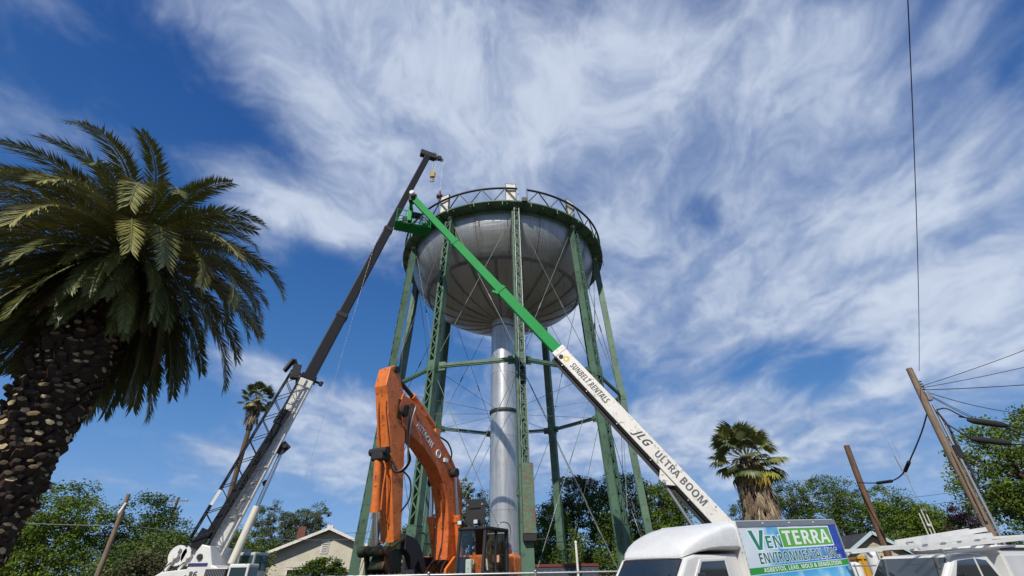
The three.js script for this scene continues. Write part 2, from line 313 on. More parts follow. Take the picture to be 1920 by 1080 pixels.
  const battenG = new G().box(hw * 2 + 0.05, 0.7, 0.02, 0, ringL, hd + 0.013).box(0.02, 0.75, hd * 2 + 0.1, hw + 0.027, ringL, 0).box(0.02, 0.75, hd * 2 + 0.1, -hw - 0.027, ringL, 0).geo();
  const capG = new G().add(new THREE.SphereGeometry(0.17, 14, 8, 0, Math.PI * 2, 0, Math.PI / 2), M4().makeScale(1.1, 0.8, 1.1).setPosition(0, fullLen - 0.16, 0)).tube(V(0, fullLen - 0.36, 0), V(0, fullLen - 0.15, 0), 0.19).geo(), neckG = new G().box(0.34, 0.62, 0.36, 0, fullLen - 0.42, -0.05).geo();
  const hp = 0.43, nl = Math.floor((legLen - bootH - 0.5) / hp), barG = [1, -1].map(s => { const g = new G().bar(V(-s * (hw - 0.1), -hp / 2, 0), V(s * (hw - 0.1), hp / 2, 0), 0.075, 0.016, V(0, 0, 1)); return g.geo(); });
  for (let i = 0; i < 10; i++) {
    const q = az(i), base = pol(q, R0, 0), tp = pol(q, RT, HT), y = tp.clone().sub(base).normalize(), x = V(Math.cos(q), 0, -Math.sin(q)), z = V().crossVectors(x, y);
    const m = M4().makeBasis(x, y, z); m.setPosition(base);
    const leg = part('leg', LG, M.green, t); leg.applyMatrix4(m);
    part('boot', bootG, M.green, leg); part('batten_plate', battenG, M.green, leg); part('footing', baseG, concrete, leg); part('cap', capG, M.panel, leg); part('leg_neck', neckG, M.green, leg);
    const solo = [0, 1, 2, 8, 9].includes(i), merged = new G();
    for (let k = 0; k < nl; k++) {
      const yy = bootH + 0.3 + (k + 0.5) * hp; if (Math.abs(yy - ringL) < 0.45) continue;
      if (solo) { const o = part('lacing_bar', barG[k % 2], M.green, leg); o.position.set(0, yy, hd + 0.008); }
      else merged.add(barG[k % 2].clone(), M4().setPosition(0, yy, hd + 0.008));
    }
    if (!solo) { const o = merged.build('lacing', M.green, leg); o.userData.kind = 'stuff'; }
    // ring strut to the next leg, two angle bars with a gap
    const q2 = az(i + 1), c = pol(q, legR(HM) - 0.05, HM), e = pol(q2, legR(HM) - 0.05, HM), dir = e.clone().sub(c).normalize(); c.addScaledVector(dir, 0.36); e.addScaledVector(dir, -0.36);
    new G().bar(c, e, 0.16, 0.03).bar(c.clone().add(V(0, 0.09, 0)), e.clone().add(V(0, 0.09, 0)), 0.03, 0.19).bar(c.clone().add(V(0, -0.09, 0)), e.clone().add(V(0, -0.09, 0)), 0.15, 0.035).build('ring_strut', M.green, t);
    for (const [r, s] of [[c, 1], [e, -1]]) new G().bar(r.clone().addScaledVector(dir, -0.1 * s), r.clone().addScaledVector(dir, 0.38 * s), 0.02, 0.55).build('gusset_plate', M.green, t);
    // crossed tie rods in both panels
    for (const [h0, h1] of [[0.6, HM - 0.3], [HM + 0.3, HT - 0.35]]) for (const s of [0, 1]) {
      const A = pol(s ? q2 : q, legR(h0) - 0.06 - s * 0.08, h0), B = pol(s ? q : q2, legR(h1) - 0.06 - s * 0.08, h1), d = B.clone().sub(A).normalize();
      const rod = new G().tube(A, B, 0.021, 0.021, 6).build('tie_rod', M.rod, t);
      const c0 = A.clone().lerp(B, 0.30 + 0.05 * s); new G().tube(c0, c0.clone().addScaledVector(d, 0.55), 0.05, 0.05, 6).build('turnbuckle', M.rod, rod);
    }
    new G().tube(pol(q, legR(HM) - 0.25, HM - 0.1), pol(q, 1.08, 11.84), 0.016, 0.016, 5).build('spoke_rod', M.rod, t);
  }
  // ladder up the front leg, with its guard
  {
    const q = az(0), base = pol(q, R0, 0), tp = pol(q, RT, HT), y = tp.clone().sub(base).normalize(), x = V(Math.cos(q), 0, -Math.sin(q)), z = V().crossVectors(x, y), m = M4().makeBasis(x, y, z); m.setPosition(base);
    const l = new G(), zz = hd + 0.17, y1 = fullLen + 1.3; for (const s of [0.0, 0.36]) l.tube(V(s - 0.12, 6.2, zz), V(s - 0.12, y1, zz), 0.019, 0.019, 5);
    for (let h = 6.3; h < y1 - 0.1; h += 0.31) l.tube(V(-0.12, h, zz), V(0.24, h, zz), 0.012, 0.012, 4); for (let h = 6.6; h < legLen; h += 2.6) l.bar(V(-0.12, h, hd), V(-0.12, h, zz), 0.03, 0.03).bar(V(0.24, h, hd), V(0.24, h, zz), 0.03, 0.03);
    const lad = l.build('ladder', M.galv, t); lad.applyMatrix4(m);
    const gd = new G().box(0.60, 3.2, 0.03, 0.10, 4.75, hd + 0.33).box(0.03, 3.2, 0.30, 0.385, 4.75, hd + 0.17).box(0.03, 3.2, 0.30, -0.185, 4.75, hd + 0.17).build('ladder_guard', M.rusty, t); gd.applyMatrix4(m);
    const sh = new G().box(0.62, 0.28, 0.36, 0.10, 2.98, hd + 0.15).box(0.55, 0.06, 0.2, 0.62, 2.92, hd + 0.1).build('guard_hasp', M.blackMatte, t); sh.applyMatrix4(m);
    const cd = new G().tube(V(-0.40, 0.3, 0.1), V(-0.40, 9, 0.1), 0.035, 0.035, 6).box(0.12, 0.25, 0.12, -0.40, 5.0, 0.14).build('conduit', M.green, t); cd.applyMatrix4(m);
  }
  // panel antennas on the balcony above three of the legs
}
const boardG = new G().rbox(0.74, 1.85, 0.16, 0, 1.02, 0, 0.02).geo(), boardBack = new G().box(0.05, 1.9, 0.08, -0.25, 0.95, -0.12).box(0.05, 1.9, 0.08, 0.25, 0.95, -0.12).box(0.6, 0.06, 0.06, 0, 0.15, -0.12).geo(), boardEdge = new G().box(0.80, 0.03, 0.18, 0, 1.96, 0).box(0.03, 1.88, 0.18, -0.387, 1.0, 0).box(0.03, 1.88, 0.18, 0.387, 1.0, 0).geo();
for (const [q, lab] of [[D0 - 0.04, 'weathered white panel antenna above the ladder on the balcony, nearest of three'], [D0 - 0.665, 'weathered white panel antenna at the left of the balcony, beside the green boom'], [D0 + 0.56, 'weathered white panel antenna at the right of the balcony railing']]) {
  const p = pol(q, 8.62, 25.06), o = thing('panel_antenna', lab, 'antenna', TX + p.x, p.y, TZ + p.z, q, 'antennas on the tower balcony');
  part('housing', boardG, M.panel, o); part('mounting_frame', boardBack, M.greenDark, o); part('edge_trim', boardEdge, M.rusty, o);
}

// ------------------------------------------------------------------ lettering
const font = await new FontLoader().loadAsync('fonts/droid/droid_sans_bold.typeface.json');
function lettering(str, size, depth, m, slant = 0, squeeze = 1) {
  const g = new TextGeometry(str, { font, size, depth, curveSegments: 4, bevelEnabled: false }); g.computeBoundingBox(); const bb = g.boundingBox;
  g.translate(-bb.min.x, 0, 0); const sh = M4().set(squeeze, slant * squeeze, 0, 0, 0, 1, 0, 0, 0, 0, 1, 0, 0, 0, 0, 1); g.applyMatrix4(sh); g.computeBoundingBox();
  const w = g.boundingBox.max.x; if (m) g.applyMatrix4(m); g.computeVertexNormals(); return [g, w];
}

// ------------------------------------------------------------------ crane
{
  const P = V(-15.4, 0, -27.5), t = thing('mobile_crane', 'white telescopic crane with a long black upper boom', 'crane', P.x, P.y, P.z), L = (x, y, z) => V(x, y, z).sub(P);
  const A = L(-15.7, 2.51, -27), B = L(-7.97, 36.41, -30.6), a = B.clone().sub(A).normalize(), len = B.distanceTo(A), hdv = V(7.73, 0, -3.6).normalize(), u = hdv.clone().addScaledVector(a, -hdv.dot(a)).normalize(), s = V().crossVectors(a, u).normalize();
  const at = (k, du = 0, ds = 0) => A.clone().addScaledVector(a, k * len).addScaledVector(u, du).addScaledVector(s, ds);
  const sect = (k0, k1, w, d, name, m) => { const g = new RoundedBoxGeometry(w, (k1 - k0) * len, d, 2, 0.06), mm = M4().makeBasis(u, a, s.clone().negate()); mm.setPosition(at((k0 + k1) / 2)); return new G().add(g, mm).build(name, m, t); };
  const b1 = sect(-0.02, 0.298, 0.84, 0.72, 'base_boom', M.whiteBoom); sect(0.285, 0.442, 0.74, 0.64, 'boom_section', M.black); sect(0.43, 0.697, 0.66, 0.56, 'boom_section', M.black); sect(0.69, 1.0, 0.56, 0.48, 'boom_section', M.black);
  for (const [k, w, d] of [[0.296, 0.98, 0.82], [0.44, 0.82, 0.72], [0.696, 0.74, 0.64]]) sect(k - 0.005, k + 0.005, w, d, 'boom_collar', k < 0.3 ? M.black : M.blackMatte);
  for (let i = 0; i < 10; i++) new G().bar(at(0.05 + i * 0.024, -0.2, -0.43), at(0.062 + i * 0.024, 0.3 - 0.05 * (i % 3), -0.43), 0.05, 0.05).build('hose_clip', M.cream, b1);
  new G().bar(at(0.06, -0.02, -0.42), at(0.29, -0.02, -0.42), 0.05, 0.06, s).bar(at(0.06, 0.12, -0.42), at(0.2, 0.12, -0.42), 0.04, 0.04, s).build('hose_rail', M.steel, b1);
  // collar gear at the top of the white section and the cylinder lug
  new G().bar(at(0.285, -0.75, -0.2), at(0.31, -0.95, -0.2), 0.5, 0.5, s).bar(at(0.28, -0.5, 0.3), at(0.315, -1.0, 0.3), 0.10, 0.10).bar(at(0.295, -0.6, 0), at(0.318, -1.35, -0.2), 0.09, 0.3).bar(at(0.318, -1.35, -0.2), at(0.292, -1.5, -0.2), 0.14, 0.34).build('boom_end_gear', M.blackMatte, t); new G().bar(at(0.296, 0.45, 0.1), at(0.296, 0.85, 0.1), 0.12, 0.12).tube(at(0.292, 0.85, 0.1), at(0.30, 0.85, 0.1), 0.12).build('rope_guide', M.blackMatte, t);
  const cb = L(-14.56, 2.2, -26.9), ct = at(0.168, 0.62), cm = cb.clone().lerp(ct, 0.46);
  new G().tube(cb, cm, 0.20, 0.20, 16).build('lift_cylinder', M.cream, t); new G().tube(cm, ct, 0.115, 0.115, 14).build('lift_rod', M.chrome, t);
  new G().bar(at(0.160, 0.45), at(0.178, 0.75), 0.34, 0.5).tube(at(0.172, 0.66, -0.4), at(0.172, 0.66, 0.4), 0.14).build('cylinder_lug', M.blackMatte, t);
  new G().tube(at(0.112, 0.66, -0.1), at(0.112, 0.66, 0.1), 0.17, 0.17, 14).bar(at(0.112, 0.45), at(0.112, 0.66), 0.06, 0.06).build('cable_sheave', M.blackMatte, t);
  // folded lattice jib beside the base section
  const jib = new G(), c4 = (k, f) => [[-0.30, -0.78], [-0.30, -0.15], [-1.12, -0.78], [-1.12, -0.15]].map(([x, y]) => at(k, -0.40 + (x + 0.30) * f, y - 0.12));
  const J = part('lattice_jib', new G().box(0.02, 0.02, 0.02, 0, 0, 0, M4().setPosition(at(0.1, -0.8, -0.5))).geo(), M.black, t);
  const K0 = 0.012, K1 = 0.292, nb = 15, fz = k => mix(1.12, 0.8, (k - K0) / (K1 - K0));
  for (let c = 0; c < 4; c++) new G().tube(c4(K0, fz(K0))[c], c4(K1, fz(K1))[c], 0.042, 0.042, 6).build('jib_chord', M.black, J);
  for (let i = 0; i < nb; i++) { const k0 = mix(K0, K1, i / nb), k1 = mix(K0, K1, (i + 1) / nb), p = c4(k0, fz(k0)), q = c4(k1, fz(k1)); for (const [x, y] of [[0, 1], [2, 3], [0, 2], [1, 3]]) new G().tube(i % 2 ? p[x] : p[y], i % 2 ? q[y] : q[x], 0.024, 0.024, 5).build('jib_brace', M.black, J); }
  new G().bar(at(0.02, -0.62, -0.5), at(0.215, -0.20, -0.52), 0.40, 0.26, s).bar(at(0.20, -0.28, -0.5), at(0.226, -0.2, -0.5), 0.55, 0.4, s).bar(at(0.004, -0.9, -0.5), at(0.03, -0.8, -0.5), 0.5, 0.6, s).build('jib_stowing_frame', M.black, t);
  new G().bar(at(0.060, -1.22, -0.93), at(0.082, -1.19, -0.93), 0.16, 0.03, s).build('jib_sign', M.textWhite, J);
  // head with sheaves, anti-two-block gear
  const up = V(0, 1, 0), hx = V(1, 0, -0.1).normalize();
  const head = new G().bar(at(0.995, -0.75, 0), at(1.003, 0.7, 0), 0.52, 0.58, a).bar(at(1.0, 0.55, 0.0), at(1.012, 1.25, 0), 0.32, 0.42, a).build('boom_head', M.blackMatte, t);
  for (const [du, r, ds] of [[0.55, 0.3, 0.16], [0.55, 0.3, -0.16], [1.28, 0.26, 0.0], [-0.62, 0.24, 0.1]]) { const c = at(1.008, du, 0); new G().tube(c.clone().addScaledVector(s, ds - 0.05), c.clone().addScaledVector(s, ds + 0.05), r, r, 20).build('sheave', M.steel, head); }
  new G().bar(at(1.013, -0.6, 0.3), at(1.013, 0.35, 0.3), 0.05, 0.34, a).build('head_stripe_plate', mat([0.62, 0.5, 0.46], 0.5, 0, T.chalk), head);
  for (let i = 0; i < 3; i++) new G().bar(at(1.0125, -0.5 + i * 0.3, 0.335), at(1.0155, -0.36 + i * 0.3, 0.335), 0.1, 0.02, a).build('head_stripe', mat([0.5, 0.05, 0.03], 0.5), head);
  // wires from the head, hook block, ball
  const hk = at(1.005, 0.6, 0), bl = at(1.01, 1.45, 0);
  const drop = (p, d) => p.clone().add(V(0, -d, 0));
  for (const o of [-0.14, 0.14, 0.3]) new G().tube(drop(hk, 0).addScaledVector(hx, o), drop(hk, 1.95).addScaledVector(hx, o * 0.7), 0.016, 0.016, 5).build('hoist_rope', M.steel, t);
  new G().tube(bl, drop(bl, 4.4), 0.017, 0.017, 5).build('hoist_rope', M.steel, t);
  new G().tube(drop(bl, 5.3), drop(bl, 12.6), 0.02, 0.02, 5).build('load_sling', M.blackMatte, t);
  new G().tube(at(0.70, -0.75, -0.3), L(-12.0, 6, -27.5), 0.008, 0.008, 4).build('whip_line', M.steel, t);
  const hb = drop(hk, 2.25);
  const hbm = new G().add(new THREE.CylinderGeometry(0.26, 0.26, 0.24, 18), M4().makeRotationX(Math.PI / 2).setPosition(hb)).box(0.42, 0.62, 0.30, hb.x, hb.y - 0.22, hb.z).build('hook_block', M.amber, t);
  new G().path([hb.clone().add(V(0, -0.5, 0)), hb.clone().add(V(0, -0.72, 0)), hb.clone().add(V(0.16, -0.85, 0)), hb.clone().add(V(0.14, -1.05, 0)), hb.clone().add(V(-0.06, -1.12, 0)), hb.clone().add(V(-0.18, -0.95, 0))], 0.06, 8).build('hook', M.amber, hbm);
  const bb = drop(bl, 4.9), ball = new G().add(new THREE.SphereGeometry(0.30, 18, 14), M4().setPosition(bb)).tube(bb.clone().add(V(0, 0.2, 0)), bb.clone().add(V(0, 0.72, 0)), 0.14, 0.07, 10).tube(bb.clone().add(V(0, -0.25, 0)), bb.clone().add(V(0, -0.6, 0)), 0.1, 0.08, 8).build('headache_ball', mat([0.10, 0.045, 0.04], 0.5, 0.2), t);
  // turret, winches, cab, carrier
  const tur = new G().ext([[-17.6, 1.35], [-17.65, 1.75], [-17.4, 1.9], [-16.2, 2.0], [-15.98, 2.75], [-15.8, 3.05], [-15.35, 2.95], [-15.0, 2.15], [-14.7, 2.05], [-14.7, 1.35]], 2.0, M4().setPosition(-P.x, 0, -27.95 - P.z), 0.04).build('turret', M.white, t);
  new G().box(0.95, 0.13, 0.02, -15.7 - P.x, 2.18, -25.93 - P.z).build('blue_stripe', mat([0.03, 0.035, 0.13], 0.5), tur);
  part('turret_number', lettering('86', 0.28, 0.015, M4().setPosition(-16.0 - P.x, 1.62, -25.945 - P.z))[0], M.text, tur);
   new G().tube(L(-15.7, 2.51, -25.85), L(-15.7, 2.51, -26.0), 0.13, 0.13, 14).build('pivot_pin', M.blackMatte, tur);
  new G().ext([[-17.7, 1.2], [-17.8, 1.62], [-16.7, 1.72], [-16.4, 1.2]], 2.4, M4().setPosition(-P.x, 0, -28.2 - P.z), 0.03).build('counterweight', M.black, t);
  for (const x of [-17.15, -16.5]) { const w = new G().tube(L(x, 2.55, -27.6), L(x, 2.55, -26.35), 0.33, 0.33, 20).build('winch_drum', M.steel, t); for (const z of [-27.6, -26.35]) new G().tube(L(x + 0.05, 2.6, z - 0.03), L(x + 0.05, 2.6, z + 0.03), 0.46, 0.46, 26).build('drum_flange', M.white, w); new G().bar(L(x - 0.3, 1.75, -26.2), L(x + 0.1, 2.95, -26.2), 0.16, 0.1).tube(L(x + 0.05, 2.6, -26.32), L(x + 0.05, 2.6, -26.12), 0.14).build('winch_bracket', M.white, w); new G().path([L(x, 2.3, -26.1), L(x - 0.2, 2.0, -26.0), L(x + 0.1, 1.8, -26.0), L(x + 0.3, 2.1, -26.05)], 0.03, 5).build('winch_hose', M.blackMatte, w); }
  const cab = new G().rbox(0.98, 1.5, 1.0, -13.35 - P.x, 1.42, -25.9 - P.z, 0.06).build('operator_cab', M.white, t);
  new G().rbox(0.76, 0.95, 0.03, -13.35 - P.x, 1.55, -25.39 - P.z, 0.01).build('cab_window', mat([0.02, 0.035, 0.035], 0.04), cab); new G().box(0.03, 0.95, 0.8, -12.85 - P.x, 1.55, -25.9 - P.z).build('cab_window', mat([0.02, 0.035, 0.035], 0.04), cab); new G().box(0.04, 0.04, 0.04, -13.05 - P.x, 2.18, -25.4 - P.z).build('cab_lamp', mat([0.5, 0.03, 0.03], 0.3), cab);
  const gr = new G().box(1.0, 0.75, 0.5, -14.45 - P.x, 1.6, -25.7 - P.z).build('engine_grille', M.blackMatte, t); for (let i = 0; i < 12; i++) new G().box(0.02, 0.7, 0.03, -14.87 - P.x + i * 0.077, 1.6, -25.44 - P.z).build('grille_slat', M.steel, gr);
  new G().box(1.1, 0.06, 0.6, -14.45 - P.x, 2.0, -25.7 - P.z).build('grille_cover', M.white, t);
  new G().ext([[-15.5, 1.2], [-15.4, 2.35], [-15.25, 2.95], [-14.85, 2.95], [-14.75, 1.2]], 1.3, M4().setPosition(-P.x, 0, -29.2 - P.z), 0.05).build('hydraulic_tank', M.galv, t); new G().rbox(0.5, 1.5, 0.9, -15.8 - P.x, 2.2, -28.3 - P.z, 0.05).build('tool_box', M.white, t);
  const cc = new G().rbox(0.9, 1.7, 1.6, -14.25 - P.x, 1.9, -28.4 - P.z, 0.1).build('carrier_cab', mat([0.38, 0.44, 0.44], 0.4, 0, T.grime), t); new G().box(0.7, 0.7, 0.02, -14.25 - P.x, 2.25, -27.585 - P.z).build('cab_window', mat([0.03, 0.06, 0.06], 0.04), cc); new G().box(0.02, 0.7, 1.4, -13.79 - P.x, 2.25, -28.4 - P.z).build('cab_window', mat([0.03, 0.06, 0.06], 0.04), cc);
  new G().rbox(8.5, 0.55, 2.5, -15.6 - P.x, 1.05, -28.2 - P.z, 0.04).build('carrier_deck', M.white, t);
  for (const x of [-18.6, -17.3, -14.2, -12.6]) for (const z of [-27.1, -29.3]) { const w = new G().tube(L(x, 0.55, z - 0.2), L(x, 0.55, z + 0.2), 0.55, 0.55, 24).build('tyre', M.rubber, t); new G().tube(L(x, 0.55, z - 0.215), L(x, 0.55, z + 0.215), 0.28, 0.28, 16).build('rim', M.white, w); }
}

// ------------------------------------------------------------------ boom lift
{
  const P = V(9.3, 0, -19.6), t = thing('boom_lift', 'white and green telescopic boom lift reaching up to the tank', 'boom lift', P.x, P.y, P.z), L = (x, y, z) => V(x, y, z).sub(P);
  const A = L(7.87, 3.15, -19.7), B = L(-6.48, 23.05, -22.66), a = B.clone().sub(A).normalize(), len = B.distanceTo(A), hdv = V(a.x, 0, a.z).normalize(), s = V(-hdv.z, 0, hdv.x); if (s.z < 0) s.negate(); const u = V().crossVectors(a, s).normalize(); if (u.y > 0) u.negate();   // u: under side
  const at = (k, du = 0, ds = 0) => A.clone().addScaledVector(a, k * len).addScaledVector(u, du).addScaledVector(s, ds);
  const sect = (k0, k1, h, w, name, m, r = 0.035) => { const mm = M4().makeBasis(u, a, V().crossVectors(u, a)); mm.setPosition(at((k0 + k1) / 2)); return new G().add(new RoundedBoxGeometry(h, (k1 - k0) * len, w, 2, r), mm).build(name, m, t); };
  const base = sect(-0.09, 0.391, 0.64, 0.56, 'base_boom', M.whiteBoom);
  new G().bar(at(-0.09, 0.345), at(0.385, 0.345), 0.46, 0.06, s).build('wear_strip', M.blackMatte, base);
  sect(0.36, 0.593, 0.52, 0.44, 'boom_section', M.jlgGreen); sect(0.57, 0.789, 0.47, 0.39, 'boom_section', M.jlgGreen); sect(0.77, 1.0, 0.42, 0.34, 'boom_section', M.jlgGreen);
  sect(0.380, 0.3925, 0.69, 0.60, 'boom_collar', M.whiteBoom); sect(0.585, 0.595, 0.59, 0.5, 'boom_collar', M.jlgGreen); sect(0.781, 0.791, 0.53, 0.44, 'boom_collar', M.jlgGreen);
  new G().bar(at(0.583, 0.24, 0.2), at(0.598, 0.40, 0.2), 0.18, 0.14).build('collar_lug', M.jlgGreen, t);
  new G().tube(at(0.374, 0.14, 0.26), at(0.374, 0.14, 0.31), 0.11, 0.11, 14).build('boom_port', M.blackMatte, base);
  // lettering on the side
  const tm = (k, du, ds) => { const m = M4().makeBasis(a.clone().negate(), u.clone().negate(), V().crossVectors(a.clone().negate(), u.clone().negate())); m.setPosition(at(k, du, ds)); return m; };
  const side = 0.28;
  part('rental_lettering', lettering('SUNBELT RENTALS', 0.28, 0.006, tm(0.348, 0.14, side), 0.2, 0.72)[0], M.text, base);
  part('maker_lettering', lettering('JLG', 0.34, 0.006, tm(0.182, 0.15, side), 0.42, 1.02)[0], M.text, base);
  part('model_lettering', lettering('ULTRA BOOM', 0.30, 0.006, tm(0.132, 0.13, side), 0.0, 0.97)[0], M.textGrey, base);
  const sunMark = new G(); for (let i = 0; i < 8; i++) { const q = i * Math.PI / 4, c = at(0.364, 0.02, side).addScaledVector(a, Math.cos(q) * 0.12).addScaledVector(u, Math.sin(q) * 0.12); sunMark.bar(c, c.clone().addScaledVector(s, 0.008), 0.1, 0.1, a); } sunMark.build('sun_emblem', mat([0.72, 0.55, 0.16], 0.5), base);
  // lift cylinder under the boom
  new G().tube(at(0.0, 0.385, 0.12), at(0.38, 0.385, 0.12), 0.03, 0.03, 6).tube(at(0.0, 0.385, -0.05), at(0.38, 0.385, -0.05), 0.022, 0.022, 6).build('boom_hose', M.rubber, base); for (const k of [0.05, 0.13, 0.21, 0.29, 0.36]) new G().bar(at(k, 0.37, 0.2), at(k, 0.37, -0.15), 0.05, 0.05).build('hose_clamp', M.steel, base); for (const [k, d] of [[0.389, 0.2], [0.389, -0.2], [0.02, -0.24], [0.10, -0.24], [0.20, -0.24], [0.30, -0.24]]) new G().tube(at(k - 0.002, d, 0.26), at(k - 0.002, d, 0.292), 0.035, 0.035, 8).build('bolt', M.steel, base);
  new G().ext([[0, 0], [0.9, 0.0], [0.62, 0.36], [0.34, 0.36]], 0.4, (() => { const m = M4().makeBasis(a, u, V().crossVectors(a, u)); m.setPosition(at(0.075, 0.30, V().crossVectors(a, u).dot(s) > 0 ? -0.2 : 0.2)); return m; })(), 0.02).build('cylinder_bracket', M.whiteBoom, base);
  const c0 = at(0.095, 0.58), c1 = at(-0.10, 1.45), cm = c0.clone().lerp(c1, 0.42); new G().tube(c0, cm, 0.075, 0.075, 12).build('lift_rod', M.steel, t); new G().tube(cm, c1, 0.17, 0.17, 14).build('lift_cylinder', M.blackMatte, t); new G().tube(at(0.093, 0.58, -0.28), at(0.093, 0.58, 0.28), 0.07, 0.07, 10).build('pin', M.steel, t);
  // tip, rotator and basket
  new G().rbox(0.5, 0.62, 0.45, 0, 0, 0, 0.06, M4().setPosition(at(1.005, 0.05))).build('boom_tip', M.blackMatte, t);
  new G().tube(at(1.008, -0.12, 0.3), at(1.008, -0.12, 0.52), 0.16, 0.16, 12).build('tip_sensor', M.panel, t);
  const bc = L(-6.75, 21.62, -24.0), m = M4().makeRotationY(0.35); m.setPosition(bc); const F = (x, y, z) => V(x, y, z).applyMatrix4(m);
  new G().bar(at(1.0, 0.25), F(-0.3, 1.2, 0.55), 0.2, 0.26).bar(F(-0.3, 1.35, 0.55), F(-0.3, 0.1, 0.6), 0.26, 0.3).build('jib_arm', M.jlgGreen, t);
  const bk = new G().box(2.3, 0.05, 0.95, 0, 0, 0, m).build('basket', M.jlgGreen, t);
  for (const [x0, z0, x1, z1] of [[-1.15, -0.48, 1.15, -0.48], [-1.15, 0.48, 1.15, 0.48], [-1.15, -0.48, -1.15, 0.48], [1.15, -0.48, 1.15, 0.48]]) for (const y of [0.04, 0.55, 1.08]) new G().tube(F(x0, y, z0), F(x1, y, z1), y < 0.1 ? 0.05 : 0.026, y < 0.1 ? 0.05 : 0.026, 7).build('basket_rail', M.jlgGreen, bk);
  for (const x of [-1.15, -0.58, 0, 0.58, 1.15]) for (const z of [-0.48, 0.48]) { new G().tube(F(x, 0, z), F(x, 1.08, z), 0.024, 0.024, 6).build('basket_post', M.jlgGreen, bk); if (x < 1) new G().tube(F(x, 0.04, z), F(x + 0.57, 0.55, z), 0.014, 0.014, 5).build('basket_brace', M.jlgGreen, bk); }
  for (let i = 0; i < 11; i++) new G().box(0.04, 0.06, 0.95, -1.0 + i * 0.2, -0.05, 0, m).build('floor_slat', M.jlgGreen, bk);
  new G().rbox(0.7, 0.35, 0.25, 0.1, 0.95, 0.34, 0.04, m).box(0.3, 0.6, 0.2, -0.6, 0.35, 0.2, m).build('control_box', M.blackMatte, bk);
  new G().path([F(-0.9, 0.0, 0.6), F(-0.2, -0.35, 0.9), at(0.93, 0.45), at(0.9, 0.3)], 0.04, 6).build('hose', M.blackMatte, t);
  // turntable and chassis behind the box truck
  new G().rbox(3.6, 1.0, 2.2, 0.5, 1.55, 0, 0.1).build('turntable', M.whiteBoom, t); new G().bar(at(-0.085, 0), V(0.6, 1.6, 0.1), 0.9, 0.7).build('boom_pivot', M.whiteBoom, t);
  new G().rbox(4.4, 0.5, 1.6, 0.2, 0.78, 0, 0.06).build('chassis', M.blackMatte, t);
  for (const x of [-1.7, 2.1]) for (const z of [-1.15, 1.15]) { const w = new G().tube(V(x, 0.55, z - 0.22), V(x, 0.55, z + 0.22), 0.55, 0.55, 24).build('tyre', M.rubber, t); new G().tube(V(x, 0.55, z - 0.24), V(x, 0.55, z + 0.24), 0.3, 0.3, 16).build('rim', M.whiteBoom, w); }
}

